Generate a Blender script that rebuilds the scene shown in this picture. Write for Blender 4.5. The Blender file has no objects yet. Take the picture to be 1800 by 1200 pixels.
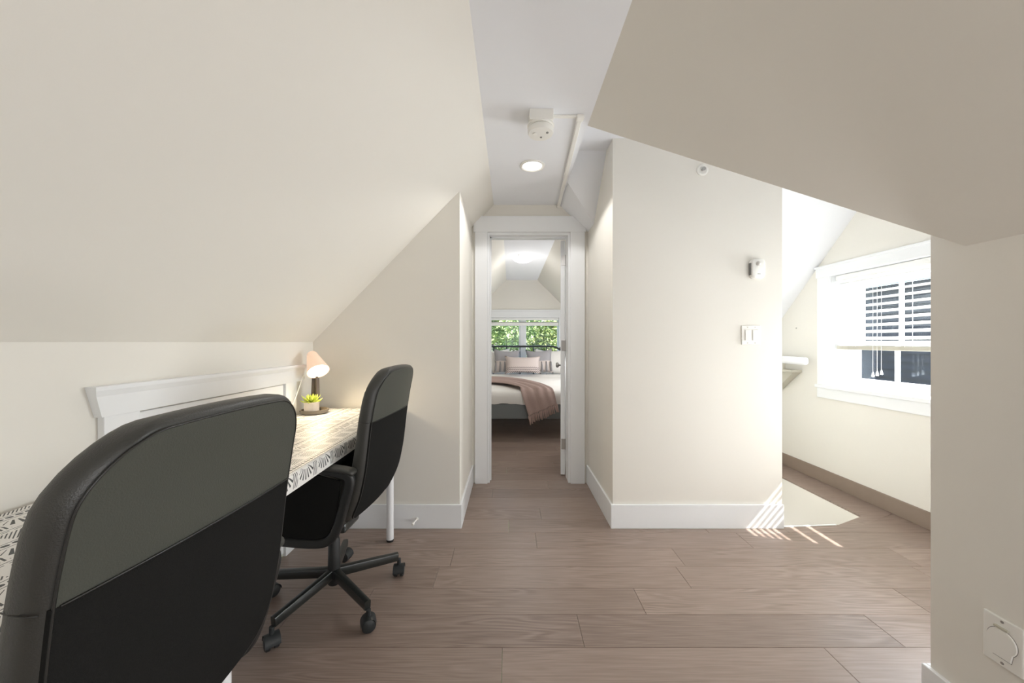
import bpy, bmesh, math, random
from math import sin, cos, pi, radians, sqrt
from mathutils import Vector, Matrix, Euler
random.seed(7)
C = bpy.context.scene.collection
SC = bpy.context.scene
H = 1.15                                   # eye height; heights called z below are measured from the floor
ZCL = H+1.11

# ------------------------------------------------------------------ camera
cd = bpy.data.cameras.new('camera'); cam = bpy.data.objects.new('camera', cd); C.objects.link(cam)
cam.location = (0, 0, H); cam.rotation_euler = (radians(90), 0, 0)
cd.sensor_width = 36; cd.lens = 12.8; cd.shift_x = 3/1800; cd.shift_y = 1/1800
cd.clip_start = 0.02; cd.clip_end = 300
SC.camera = cam
# ------------------------------------------------------------------ world, sun, large lights, exposure
w = bpy.data.worlds.new('sky'); SC.world = w; w.use_nodes = True
nt = w.node_tree; bg = nt.nodes['Background']
sky = nt.nodes.new('ShaderNodeTexSky'); sky.sky_type = 'NISHITA'; sky.sun_disc = False
sky.sun_elevation = radians(52); sky.sun_rotation = radians(100); sky.dust_density = 2.0
nt.links.new(sky.outputs[0], bg.inputs[0]); bg.inputs[1].default_value = 0.8

def lamp(name, kind, loc, energy, color=(1,1,1), aim=None, size=None, size_y=None, spread=None):
    l = bpy.data.lights.new(name, kind); o = bpy.data.objects.new(name, l); C.objects.link(o)
    o.location = loc; l.energy = energy; l.color = color
    if aim is not None:
        o.rotation_euler = Vector(aim).to_track_quat('-Z', 'Y').to_euler()
    if kind == 'AREA':
        l.size = size
        if size_y: l.shape = 'RECTANGLE'; l.size_y = size_y
        if spread: l.spread = radians(spread)
    return o
s = lamp('sun', 'SUN', (6, 0, 8), 18.0, (1.0, 0.965, 0.92), aim=(-0.65, 0.17, -0.78)); s.data.angle = radians(0.5)
# daylight of assumed, unmodelled windows behind the camera and of the stairwell window, plus added fill lamps
lamp('assumed_daylight_behind', 'AREA', (0.0, -2.35, 1.55), 5, (0.98, 0.985, 1.0), aim=(0, 1, 0.02), size=1.7, size_y=1.3)  # added lamp for an assumed window in the back wall, none is modelled
lamp('fill_side', 'AREA', (1.27, 0.2, 0.45), 7, (0.98, 0.985, 1.0), aim=(-1, 0.3, 0.3), size=0.8, size_y=0.5)  # added fill low at the right wall, brightens the left slope
lamp('daylight_window', 'AREA', (2.95, 2.08, 1.18), 86, (0.98, 0.985, 1.0), aim=(-1, 0.0, 0.12), size=0.8, size_y=0.75)  # lamp added outside the stairwell window to strengthen its daylight
lamp('fill_floor_bounce', 'AREA', (2.15, 1.36, 0.25), 12, (0.98, 0.985, 1.0), aim=(-0.55, -0.05, 0.85), size=0.5, size_y=0.4)  # unseen fill imitating sun bounced up off the stairwell floor
lamp('fill_stair_lower', 'AREA', (2.0, 3.0, -0.62), 2.2, (0.98, 0.985, 1.0), aim=(0.25, 0.0, 1), size=0.5, size_y=0.9)  # added fill below floor level, brightens the drop wall
lamp('assumed_daylight_side', 'AREA', (1.26, -0.9, 0.95), 28, (0.98, 0.985, 1.0), aim=(-1, 0.25, 0.12), size=1.8, size_y=0.8)  # added fill at the right wall for an assumed dormer window, none modelled
lamp('fill_bedroom', 'AREA', (1.45, 4.9, 1.1), 26, (0.98, 0.985, 1.0), aim=(-1, 0, 0.12), size=1.4, size_y=0.8)  # added fill out of view at the bedroom side, evens the room
SC.view_settings.view_transform = 'Standard'; SC.view_settings.look = 'None'
SC.view_settings.gamma = 1; SC.view_settings.use_curve_mapping = False
SC.view_settings.exposure = 0.06
SC.cycles.use_denoising = True
SC.cycles.max_bounces = 10; SC.cycles.diffuse_bounces = 7; SC.cycles.sample_clamp_indirect = 6

# ------------------------------------------------------------------ materials
def srgb(c):
    return tuple(((x/255)/12.92 if x/255 <= .04045 else ((x/255+.055)/1.055)**2.4) for x in c) + (1,)
def mat(name, rgb, rough=0.6, metal=0.0, spec=0.5, noise=0.0, nscale=40, bump=0.0, bscale=200, coat=0):
    m = bpy.data.materials.new(name); m.use_nodes = True; n = m.node_tree; b = n.nodes['Principled BSDF']
    b.inputs['Base Color'].default_value = srgb(rgb); b.inputs['Roughness'].default_value = rough
    b.inputs['Metallic'].default_value = metal; b.inputs['Specular IOR Level'].default_value = spec
    b.inputs['Coat Weight'].default_value = coat
    tc = n.nodes.new('ShaderNodeTexCoord')
    if noise:
        t = n.nodes.new('ShaderNodeTexNoise'); t.inputs['Scale'].default_value = nscale; t.inputs['Detail'].default_value = 4
        n.links.new(tc.outputs['Object'], t.inputs['Vector'])
        mx = n.nodes.new('ShaderNodeMix'); mx.data_type = 'RGBA'
        mx.inputs['A'].default_value = tuple(v*(1-noise) for v in srgb(rgb)[:3]) + (1,)
        mx.inputs['B'].default_value = tuple(min(1, v*(1+noise)) for v in srgb(rgb)[:3]) + (1,)
        n.links.new(t.outputs['Fac'], mx.inputs['Factor']); n.links.new(mx.outputs['Result'], b.inputs['Base Color'])
    if bump:
        t2 = n.nodes.new('ShaderNodeTexNoise'); t2.inputs['Scale'].default_value = bscale; t2.inputs['Detail'].default_value = 3
        n.links.new(tc.outputs['Object'], t2.inputs['Vector'])
        bp = n.nodes.new('ShaderNodeBump'); bp.inputs['Strength'].default_value = bump; bp.inputs['Distance'].default_value = 0.002
        n.links.new(t2.outputs['Fac'], bp.inputs['Height']); n.links.new(bp.outputs['Normal'], b.inputs['Normal'])
    return m
def emit(name, rgb, strength):
    m = mat(name, rgb, 0.4); b = m.node_tree.nodes['Principled BSDF']
    b.inputs['Emission Color'].default_value = srgb(rgb); b.inputs['Emission Strength'].default_value = strength
    return m
M_wall = mat('wall_paint', (230, 227, 219.5), 0.75, spec=0.25, noise=0.008, nscale=2, bump=0.04, bscale=300)
M_ceil = mat('ceiling_paint', (236, 238, 242), 0.8, spec=0.2, bump=0.04, bscale=300)
M_trim = mat('trim_paint', (236, 238, 240), 0.35, spec=0.45)
M_plastic = mat('white_plastic', (238, 237, 232), 0.4)
M_dim = mat('grey_plastic', (120, 120, 118), 0.5)
M_leather = mat('black_leather', (52, 52, 49), 0.36, spec=0.55, bump=0.28, bscale=420)
M_leather_back = mat('charcoal_leather', (68, 70, 63), 0.48, spec=0.4, bump=0.3, bscale=400)
M_fabric = mat('black_fabric', (31, 31, 30), 0.95, spec=0.1, noise=0.3, nscale=500, bump=0.5, bscale=900)
M_piping = mat('piping', (38, 38, 36), 0.35)
M_blackplastic = mat('black_plastic', (32, 33, 33), 0.45, bump=0.3, bscale=600)
M_blackmetal = mat('black_metal', (34, 37, 35), 0.28, metal=0.0, spec=0.7)
M_caster = mat('caster_plastic', (40, 43, 44), 0.5)
M_whitemetal = mat('white_metal', (232, 233, 235), 0.35)
M_wood_desk = mat('desk_laminate', (225, 222, 216), 0.4)
M_lampstem = mat('lamp_wood', (74, 65, 58), 0.5, noise=0.2, nscale=30)
M_lampshade = mat('lamp_shade', (238, 216, 200), 0.55)
M_lampshade.node_tree.nodes['Principled BSDF'].inputs['Emission Color'].default_value = (1, .62, .40, 1)
M_lampshade.node_tree.nodes['Principled BSDF'].inputs['Emission Strength'].default_value = 0.35
M_tray = mat('stone_tray', (128, 118, 104), 0.6, noise=0.1)
M_pot = mat('ceramic_pot', (226, 214, 200), 0.55)
M_leaf_succ = mat('succulent', (176, 190, 74), 0.5, noise=0.25, nscale=25)
M_bed = mat('bed_rail_grey', (112, 116, 117), 0.6)
M_linen = mat('white_linen', (238, 236, 232), 0.9, spec=0.1, bump=0.3, bscale=60)
M_pillow_grey = mat('grey_cushion', (150, 148, 150), 0.9, spec=0.1, noise=0.1, nscale=120, bump=0.4)
M_blush = mat('blush_knit', (216, 198, 190), 0.95, spec=0.1, noise=0.08, nscale=90, bump=0.5)
M_throw = mat('throw_knit', (178, 156, 149), 0.95, spec=0.1, noise=0.12, nscale=120, bump=0.6, bscale=250)
M_fringe = mat('throw_fringe', (182, 158, 150), 0.95, spec=0.1)
M_steel = mat('brushed_steel', (176, 174, 172), 0.35, metal=0.8)
M_blind = mat('blind_white', (240, 240, 238), 0.45)
M_blindrail = mat('blind_rail', (190, 186, 172), 0.5)
M_siding = mat('navy_siding', (19, 26, 43), 0.7, noise=0.25, nscale=6)
M_sidetrim = mat('outside_white', (225, 228, 232), 0.7)
M_roofing = mat('shingle_grey', (95, 97, 102), 0.9, noise=0.2, nscale=10)
M_bark = mat('bark', (84, 70, 58), 0.9, noise=0.3, nscale=8)
M_grass = mat('lawn', (78, 98, 52), 0.95, noise=0.3, nscale=3)
M_skirt = mat('brown_skirting', (140, 124, 112), 0.5, noise=0.08, nscale=12)

def leafmat(name, c1, c2, c3):
    m = bpy.data.materials.new(name); m.use_nodes = True; n = m.node_tree; b = n.nodes['Principled BSDF']
    a = n.nodes.new('ShaderNodeVertexColor'); a.layer_name = 'tint'
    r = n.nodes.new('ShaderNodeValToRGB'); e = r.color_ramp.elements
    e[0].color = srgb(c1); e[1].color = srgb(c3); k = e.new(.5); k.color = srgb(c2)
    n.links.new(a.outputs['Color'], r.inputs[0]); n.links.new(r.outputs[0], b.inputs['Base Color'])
    b.inputs['Roughness'].default_value = 0.6
    b.inputs['Transmission Weight'].default_value = 0.0
    return m
M_leafA = leafmat('leaf_green', (52, 78, 44), (118, 148, 82), (206, 216, 146))
M_leafB = leafmat('leaf_yellowgreen', (70, 92, 46), (144, 160, 86), (218, 216, 140))
M_leafC = leafmat('leaf_plum', (70, 62, 66), (122, 104, 110), (170, 150, 152))

def wood_floor():
    m = bpy.data.materials.new('brown_oak_plank'); m.use_nodes = True; n = m.node_tree; L = n.links
    b = n.nodes['Principled BSDF']; tc = n.nodes.new('ShaderNodeTexCoord'); oi = n.nodes.new('ShaderNodeObjectInfo')
    off = n.nodes.new('ShaderNodeVectorMath'); off.operation = 'MULTIPLY_ADD'
    cb = n.nodes.new('ShaderNodeCombineXYZ')
    for i, k in enumerate((17.0, 9.0, 5.0)):
        mm = n.nodes.new('ShaderNodeMath'); mm.operation = 'MULTIPLY'; mm.inputs[1].default_value = k
        L.new(oi.outputs['Random'], mm.inputs[0]); L.new(mm.outputs[0], cb.inputs[i])
    ad = n.nodes.new('ShaderNodeVectorMath'); ad.operation = 'ADD'
    L.new(tc.outputs['Object'], ad.inputs[0]); L.new(cb.outputs[0], ad.inputs[1])
    # cathedral grain: distorted rings stretched along x
    mp = n.nodes.new('ShaderNodeMapping'); mp.inputs['Scale'].default_value = (0.75, 7.0, 1.0); L.new(ad.outputs[0], mp.inputs[0])
    nz = n.nodes.new('ShaderNodeTexNoise'); nz.inputs['Scale'].default_value = 1.5; nz.inputs['Detail'].default_value = 2.0; nz.inputs['Distortion'].default_value = 0.5
    L.new(mp.outputs[0], nz.inputs['Vector'])
    mu = n.nodes.new('ShaderNodeMath'); mu.operation = 'MULTIPLY'; mu.inputs[1].default_value = 75; L.new(nz.outputs['Fac'], mu.inputs[0])
    sn = n.nodes.new('ShaderNodeMath'); sn.operation = 'SINE'; L.new(mu.outputs[0], sn.inputs[0])
    # fine fibre
    mp2 = n.nodes.new('ShaderNodeMapping'); mp2.inputs['Scale'].default_value = (6, 160, 1); L.new(ad.outputs[0], mp2.inputs[0])
    n2 = n.nodes.new('ShaderNodeTexNoise'); n2.inputs['Scale'].default_value = 1.0; n2.inputs['Detail'].default_value = 3; L.new(mp2.outputs[0], n2.inputs['Vector'])
    # broad blotches
    n3 = n.nodes.new('ShaderNodeTexNoise'); n3.inputs['Scale'].default_value = 2.2; n3.inputs['Detail'].default_value = 2; L.new(ad.outputs[0], n3.inputs['Vector'])
    # mask so that rings show only in patches
    ms = n.nodes.new('ShaderNodeMapRange'); ms.inputs[1].default_value = .42; ms.inputs[2].default_value = .62; L.new(n3.outputs['Fac'], ms.inputs[0])
    g = n.nodes.new('ShaderNodeMath'); g.operation = 'MULTIPLY'; L.new(sn.outputs[0], g.inputs[0]); L.new(ms.outputs[0], g.inputs[1])
    g2 = n.nodes.new('ShaderNodeMath'); g2.operation = 'MULTIPLY_ADD'; g2.inputs[1].default_value = 0.11; g2.inputs[2].default_value = 0.5; L.new(g.outputs[0], g2.inputs[0])
    f2 = n.nodes.new('ShaderNodeMath'); f2.operation = 'MULTIPLY_ADD'; f2.inputs[1].default_value = 0.55; f2.inputs[2].default_value = -0.275; L.new(n2.outputs['Fac'], f2.inputs[0])
    s1 = n.nodes.new('ShaderNodeMath'); s1.operation = 'ADD'; L.new(g2.outputs[0], s1.inputs[0]); L.new(f2.outputs[0], s1.inputs[1])
    rr = n.nodes.new('ShaderNodeMath'); rr.operation = 'MULTIPLY_ADD'; rr.inputs[1].default_value = 0.16; rr.inputs[2].default_value = -0.08; L.new(oi.outputs['Random'], rr.inputs[0])
    s2 = n.nodes.new('ShaderNodeMath'); s2.operation = 'ADD'; L.new(s1.outputs[0], s2.inputs[0]); L.new(rr.outputs[0], s2.inputs[1])
    cr = n.nodes.new('ShaderNodeValToRGB'); e = cr.color_ramp.elements
    e[0].position = .15; e[0].color = srgb((108, 91, 81)); e[1].position = .85; e[1].color = srgb((168, 149, 138))
    L.new(s2.outputs[0], cr.inputs[0]); L.new(cr.outputs[0], b.inputs['Base Color'])
    b.inputs['Roughness'].default_value = 0.31; b.inputs['Specular IOR Level'].default_value = 0.5
    bp = n.nodes.new('ShaderNodeBump'); bp.inputs['Strength'].default_value = 0.12; bp.inputs['Distance'].default_value = 0.001
    L.new(s1.outputs[0], bp.inputs['Height']); L.new(bp.outputs['Normal'], b.inputs['Normal'])
    return m
M_floor = wood_floor()

def cloth_mat():
    m = bpy.data.materials.new('black_and_white_print'); m.use_nodes = True; n = m.node_tree; L = n.links
    b = n.nodes['Principled BSDF']; uv = n.nodes.new('ShaderNodeUVMap'); uv.uv_map = 'UVMap'
    mp = n.nodes.new('ShaderNodeMapping'); mp.inputs['Rotation'].default_value = (0, 0, radians(0)); L.new(uv.outputs[0], mp.inputs[0])
    sp = n.nodes.new('ShaderNodeSeparateXYZ'); L.new(mp.outputs[0], sp.inputs[0])
    U, V = sp.outputs[0], sp.outputs[1]
    vadd = n.nodes.new('ShaderNodeMath'); vadd.operation = 'ADD'; vadd.inputs[1].default_value = 0.098; L.new(V, vadd.inputs[0]); V = vadd.outputs[0]
    def f(op, a, b_=None, c=None):
        q = n.nodes.new('ShaderNodeMath'); q.operation = op
        for i, x in enumerate((a, b_, c)):
            if x is None: continue
            if isinstance(x, (int, float)): q.inputs[i].default_value = x
            else: L.new(x, q.inputs[i])
        return q.outputs[0]
    def per(x, p): return f('FRACT', f('DIVIDE', x, p))       # 0..1 sawtooth
    def between(x, a, b_): return f('MULTIPLY', f('GREATER_THAN', x, a), f('LESS_THAN', x, b_))
    band = f('MULTIPLY', per(V, 0.155), 0.155)
    # zone A: fans of slanted strokes
    cu = f('MULTIPLY', per(U, 0.115), 0.115)
    du = f('SUBTRACT', cu, 0.04)
    vv = f('SUBTRACT', band, -0.012)
    ang = f('ARCTAN2', du, vv)
    rad = f('SQRT', f('ADD', f('MULTIPLY', du, du), f('MULTIPLY', vv, vv)))
    fan = f('MULTIPLY', f('MULTIPLY', f('GREATER_THAN', per(ang, 0.30), 0.58), between(rad, 0.024, 0.058)), f('LESS_THAN', f('ABSOLUTE', ang), 0.95))
    bars = f('MULTIPLY', f('MULTIPLY', f('GREATER_THAN', per(f('ADD', cu, f('MULTIPLY', band, 0.35)), 0.0085), 0.55), between(cu, 0.082, 0.108)), between(band, 0.004, 0.05))
    # zone B: pair of lines and dashes
    l1 = between(band, 0.0585, 0.0608); l2 = f('MULTIPLY', between(band, 0.066, 0.0685), f('GREATER_THAN', per(U, 0.02), 0.35))
    # zone C: herringbone hatch
    h = f('MULTIPLY', f('MULTIPLY', f('GREATER_THAN', per(f('ADD', U, f('MULTIPLY', band, 0.9)), 0.0075), 0.6), between(band, 0.076, 0.118)), f('GREATER_THAN', per(U, 0.09), 0.34))
    # zone D: row of leaf dots
    pu = f('SUBTRACT', per(U, 0.017), 0.5); pv = f('DIVIDE', f('SUBTRACT', band, 0.1375), 0.0055)
    leafd = f('LESS_THAN', f('ADD', f('MULTIPLY', f('MULTIPLY', pu, pu), 7), f('MULTIPLY', pv, pv)), 1.0)
    l3 = between(band, 0.1255, 0.1275); l4 = between(band, 0.1480, 0.1500)
    tot = fan
    for x in (bars, l1, l2, h, leafd, l3, l4): tot = f('MAXIMUM', tot, x)
    mx = n.nodes.new('ShaderNodeMix'); mx.data_type = 'RGBA'
    mx.inputs['A'].default_value = srgb((228, 226, 222)); mx.inputs['B'].default_value = srgb((66, 68, 68))
    L.new(tot, mx.inputs['Factor']); L.new(mx.outputs['Result'], b.inputs['Base Color'])
    b.inputs['Roughness'].default_value = 0.5; b.inputs['Specular IOR Level'].default_value = 0.5
    return m
M_cloth = cloth_mat()

def zigzag_mat():
    m = mat('blush_cushion_cover', (214, 192, 182), 0.95, spec=0.1, bump=0.4); n = m.node_tree; L = n.links; b = n.nodes['Principled BSDF']
    tc = n.nodes.new('ShaderNodeTexCoord'); sp = n.nodes.new('ShaderNodeSeparateXYZ'); L.new(tc.outputs['Object'], sp.inputs[0])
    def f(op, a, b_=None):
        q = n.nodes.new('ShaderNodeMath'); q.operation = op
        for i, x in enumerate((a, b_)):
            if x is None: continue
            if isinstance(x, (int, float)): q.inputs[i].default_value = x
            else: L.new(x, q.inputs[i])
        return q.outputs[0]
    zz = f('ABSOLUTE', f('SUBTRACT', f('FRACT', f('DIVIDE', sp.outputs[0], 0.034)), 0.5))
    z2 = f('FRACT', f('ADD', f('DIVIDE', sp.outputs[2], 0.03), zz))
    a = f('MULTIPLY', f('LESS_THAN', z2, 0.42), f('LESS_THAN', sp.outputs[2], -0.045))
    mx = n.nodes.new('ShaderNodeMix'); mx.data_type = 'RGBA'
    mx.inputs['A'].default_value = srgb((214, 202, 198)); mx.inputs['B'].default_value = srgb((142, 132, 132))
    L.new(a, mx.inputs['Factor']); L.new(mx.outputs['Result'], b.inputs['Base Color'])
    return m
M_zig = zigzag_mat()
def twotone_mat():
    m = mat('grey_over_blush', (214, 192, 182), 0.95, spec=0.1, bump=0.4); n = m.node_tree; L = n.links; b = n.nodes['Principled BSDF']
    tc = n.nodes.new('ShaderNodeTexCoord'); sp = n.nodes.new('ShaderNodeSeparateXYZ'); L.new(tc.outputs['Object'], sp.inputs[0])
    g = n.nodes.new('ShaderNodeMath'); g.operation = 'GREATER_THAN'; g.inputs[1].default_value = -0.005; L.new(sp.outputs[2], g.inputs[0])
    mx = n.nodes.new('ShaderNodeMix'); mx.data_type = 'RGBA'
    mx.inputs['A'].default_value = srgb((214, 204, 199)); mx.inputs['B'].default_value = srgb((168, 166, 170))
    L.new(g.outputs[0], mx.inputs['Factor']); L.new(mx.outputs['Result'], b.inputs['Base Color'])
    return m
M_twotone = twotone_mat()

def glass_mat():
    m = bpy.data.materials.new('window_glass'); m.use_nodes = True; n = m.node_tree
    for x in list(n.nodes): n.nodes.remove(x)
    o = n.nodes.new('ShaderNodeOutputMaterial'); t = n.nodes.new('ShaderNodeBsdfTransparent'); g = n.nodes.new('ShaderNodeBsdfGlossy')
    g.inputs['Roughness'].default_value = 0.02; g.inputs['Color'].default_value = (.9, .95, 1, 1)
    t.inputs['Color'].default_value = (.95, .97, .97, 1)
    mx = n.nodes.new('ShaderNodeMixShader'); mx.inputs[0].default_value = 0.045
    n.links.new(t.outputs[0], mx.inputs[1]); n.links.new(g.outputs[0], mx.inputs[2]); n.links.new(mx.outputs[0], o.inputs[0])
    return m
M_glass = glass_mat()

# ------------------------------------------------------------------ mesh helpers
def link(name, bm, m, parent=None, smooth=False, loc=None, auto=None):
    me = bpy.data.meshes.new(name); bm.normal_update(); bm.to_mesh(me); bm.free()
    if m: me.materials.append(m)
    if smooth:
        for p in me.polygons: p.use_smooth = True
        if auto: me.set_sharp_from_angle(angle=radians(auto))
    o = bpy.data.objects.new(name, me); C.objects.link(o)
    if parent is not None: o.parent = parent
    if loc is not None: o.location = loc
    return o
def NB(): return bmesh.new()
def box(bm, x0, x1, y0, y1, z0, z1, mtx=None):
    vs = [bm.verts.new((x, y, z)) for x in (x0, x1) for y in (y0, y1) for z in (z0, z1)]
    if mtx is not None:
        for v in vs: v.co = mtx @ v.co
    F = [(0,1,3,2),(4,6,7,5),(0,4,5,1),(2,3,7,6),(0,2,6,4),(1,5,7,3)]
    fs = [bm.faces.new([vs[i] for i in f]) for f in F]
    return vs, fs
def rbox(bm, x0, x1, y0, y1, z0, z1, r=0.005, seg=2, mtx=None):
    t = bmesh.new(); box(t, x0, x1, y0, y1, z0, z1)
    bmesh.ops.bevel(t, geom=list(t.edges), offset=r, segments=seg, affect='EDGES', profile=0.5)
    if mtx is not None: t.transform(mtx)
    me = bpy.data.meshes.new('t'); t.to_mesh(me); t.free(); bm.from_mesh(me); bpy.data.meshes.remove(me)
def poly(bm, pts):
    return bm.faces.new([bm.verts.new(p) for p in pts])
def lathe(bm, prof, seg=24, mtx=None, cap=True):
    rings = []
    for r, z in prof:
        ring = [bm.verts.new((max(r, 1e-5)*cos(2*pi*i/seg), max(r, 1e-5)*sin(2*pi*i/seg), z)) for i in range(seg)]
        rings.append(ring)
    for a, b in zip(rings, rings[1:]):
        for i in range(seg):
            bm.faces.new((a[i], a[(i+1) % seg], b[(i+1) % seg], b[i]))
    if cap:
        bm.faces.new(list(reversed(rings[0]))); bm.faces.new(rings[-1])
    if mtx is not None:
        for ring in rings:
            for v in ring: v.co = mtx @ v.co
def frames(path):
    T = []
    for i in range(len(path)):
        a = path[max(0, i-1)]; b = path[min(len(path)-1, i+1)]
        T.append((Vector(b)-Vector(a)).normalized())
    return T
def sweep(bm, path, prof, up=(0, 0, 1), scales=None, closed=False):
    """prof: list of (a,b): a along side, b along the 'up' made square to the path"""
    path = [Vector(p) for p in path]; n = len(path)
    if closed:
        T = [(path[(i+1) % n]-path[i-1]).normalized() for i in range(n)]
    else: T = frames(path)
    rings = []
    for i, p in enumerate(path):
        t = T[i]; u = Vector(up); s_ = t.cross(u)
        if s_.length < 1e-4: s_ = t.cross(Vector((1, 0, 0)))
        s_.normalize(); u = s_.cross(t).normalized(); k = scales[i] if scales else 1
        rings.append([bm.verts.new(p + s_*a*k + u*b*k) for a, b in prof])
    m = len(prof)
    rr = list(zip(rings, rings[1:])) + ([(rings[-1], rings[0])] if closed else [])
    for a, b in rr:
        for j in range(m): bm.faces.new((a[j], a[(j+1) % m], b[(j+1) % m], b[j]))
    if not closed:
        bm.faces.new(list(reversed(rings[0]))); bm.faces.new(rings[-1])
def circ(r, n=10): return [(r*cos(2*pi*i/n), r*sin(2*pi*i/n)) for i in range(n)]
def rrect(w, h, r, n=3):
    out = []
    for cx, cy, a0 in ((w/2-r, h/2-r, 0), (-w/2+r, h/2-r, 90), (-w/2+r, -h/2+r, 180), (w/2-r, -h/2+r, 270)):
        for i in range(n+1):
            a = radians(a0+90*i/n); out.append((cx+r*cos(a), cy+r*sin(a)))
    return out
def spline(pts, k=6):
    P = [Vector(p) for p in pts]; out = []
    for i in range(len(P)-1):
        p0 = P[max(0, i-1)]; p1 = P[i]; p2 = P[i+1]; p3 = P[min(len(P)-1, i+2)]
        for j in range(k):
            t = j/k
            out.append(0.5*((2*p1)+(-p0+p2)*t+(2*p0-5*p1+4*p2-p3)*t*t+(-p0+3*p1-3*p2+p3)*t**3))
    out.append(P[-1]); return out
def gridsurf(bm, fn, nu, nv):
    vs = [[bm.verts.new(fn(i/nu, j/nv)) for j in range(nv+1)] for i in range(nu+1)]
    for i in range(nu):
        for j in range(nv): bm.faces.new((vs[i][j], vs[i+1][j], vs[i+1][j+1], vs[i][j+1]))
    return vs
def thing(name, label, cat, loc=(0, 0, 0), rz=0, group=None):
    o = bpy.data.objects.new(name, None); C.objects.link(o); o.empty_display_size = 0.05
    o.location = loc; o.rotation_euler = (0, 0, rz); o['label'] = label; o['category'] = cat
    if group: o['group'] = group
    return o
def tag(o, label, cat, group=None, kind=None):
    o['label'] = label; o['category'] = cat
    if group: o['group'] = group
    if kind: o['kind'] = kind
    return o
def struct(name, bm, m, parent=None, smooth=False, auto=None):
    o = link(name, bm, m, parent, smooth, auto=auto)
    if parent is None: o['kind'] = 'structure'
    return o
def sempty(name, loc=(0, 0, 0)):
    o = bpy.data.objects.new(name, None); C.objects.link(o); o.location = loc; o['kind'] = 'structure'; return o
def copy_tree(o, parent=None):
    c = o.copy(); C.objects.link(c); c.parent = parent
    for ch in list(o.children): copy_tree(ch, c)
    return c
def Z(r): return r + H

# ------------------------------------------------------------------ room shell
YB = -2.5          # wall behind the camera
YE = 2.258         # end walls either side of the hall
YD = 2.975         # door wall
XL, XR = -1.224, 1.30
HL, HR = -0.314, 0.635
XW = 2.57          # stairwell outer wall
ZC, ZD = Z(1.12), Z(1.263)
CL, CR = -0.135, 0.40
KR = Z(0.274)
KL = Z(0.0)
slopeL = (ZC-KL)/(CL-XL)
def zL(x): return KL+(x-XL)*slopeL
def zR(x): return ZC-(x-CR)*(ZC-KR)/(XR-CR)

bm = NB(); poly(bm, [(XL, YB, 0), (XL, YD, 0), (XL, YD, KL), (XL, YB, KL)]); struct('wall_left', bm, M_wall)
bm = NB(); poly(bm, [(XL, YB, KL), (XL, YD, KL), (CL, YD, ZC), (CL, YB, ZC)]); struct('wall_left_slope', bm, M_wall)
bm = NB(); poly(bm, [(CL, YB, ZC), (CL, YD, ZC), (CR, YD, ZC), (CR, YB, ZC)]); struct('ceiling', bm, M_ceil)
bm = NB(); poly(bm, [(XR, YB, 0), (XR, YB, KR), (XR, 1.04, KR), (XR, 1.126, Z(.36)), (XR, 1.126, 0)]); struct('wall_right', bm, M_wall)
bm = NB(); poly(bm, [(CR, YB, ZC), (CR, 1.886, ZC), (XR, 1.04, KR), (XR, YB, KR)]); struct('wall_right_slope', bm, M_wall)
bm = NB()
poly(bm, [(XL, YE, 0), (XL, YE, KL), (HL, YE, zL(HL)), (HL, YE, 0)]); struct('wall_end_left', bm, M_wall)
bm = NB(); poly(bm, [(HL, YE, 0), (HL, YE, zL(HL)), (HL, YD, zL(HL)), (HL, YD, 0)]); struct('wall_hall_left', bm, M_wall)
bm = NB(); poly(bm, [(HR, YE, 0), (1.686, YE, 0), (1.686, YE, ZD), (HR, YE, ZD)]); struct('wall_end_right', bm, M_wall)
bm = NB(); poly(bm, [(HR, YE, 0), (HR, YE, ZD), (HR, 2.405, ZD), (HR, 2.793-0.02, zR(HR)), (HR, YD, zR(HR)), (HR, YD, 0)]); struct('wall_hall_right', bm, M_wall)
# the wall behind the camera, closed round
bm = NB(); poly(bm, [(XL, YB, 0), (XL, YB, KL), (CL, YB, ZC), (CR, YB, ZC), (XR, YB, KR), (XR, YB, 0)]); struct('wall_back', bm, M_wall)
# dormer over the stairwell: cross gable with a narrow flat strip
vy = 3.668-(zR(HR)-H)
bm = NB(); poly(bm, [(CR, 2.03, ZD), (CR, 2.405, ZD), (XW, 2.405, ZD), (XW, 2.03, ZD)]); struct('ceiling_dormer', bm, M_ceil)
bm = NB(); poly(bm, [(CR, 1.886, ZC), (CR, 2.03, ZD), (XW, 2.03, ZD), (XW, 1.126, Z(.36)), (XR, 1.126, Z(.36)), (XR, 1.04, KR)]); struct('ceiling_dormer_front', bm, M_ceil)
bm = NB(); poly(bm, [(CR, 2.405, ZD), (CR, 2.548, ZC), (HR, vy, zR(HR)), (HR, 3.85, Z(-.182)), (XW, 3.85, Z(-.182)), (XW, 2.405, ZD)]); struct('ceiling_dormer_rear', bm, M_ceil)
bm = NB(); poly(bm, [(CR, 1.886, ZC), (CR, 2.548, ZC), (CR, 2.405, ZD), (CR, 2.03, ZD)]); struct('ceiling_riser', bm, M_ceil)
bm = NB(); poly(bm, [(CR, 2.548, ZC), (CR, YD, ZC), (HR, YD, zR(HR)), (HR, vy, zR(HR))]); struct('ceiling_hall_slope', bm, M_ceil)
LOW = -2.7
bm = NB(); poly(bm, [(XR, 1.126, LOW), (XW, 1.126, LOW), (XW, 1.126, Z(.36)), (XR, 1.126, Z(.36))]); struct('wall_stair_near', bm, M_wall)
bm = NB(); poly(bm, [(1.686, 3.85, LOW), (XW, 3.85, LOW), (XW, 3.85, Z(-.182)), (1.686, 3.85, Z(-.182))]); struct('wall_stair_far', bm, M_wall)
bm = NB()
poly(bm, [(1.686, YE, LOW), (1.686, 3.85, LOW), (1.686, 3.85, Z(-.182)), (1.686, 2.405, ZD), (1.686, YE, ZD)])
struct('wall_stair_left', bm, M_wall)
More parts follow.
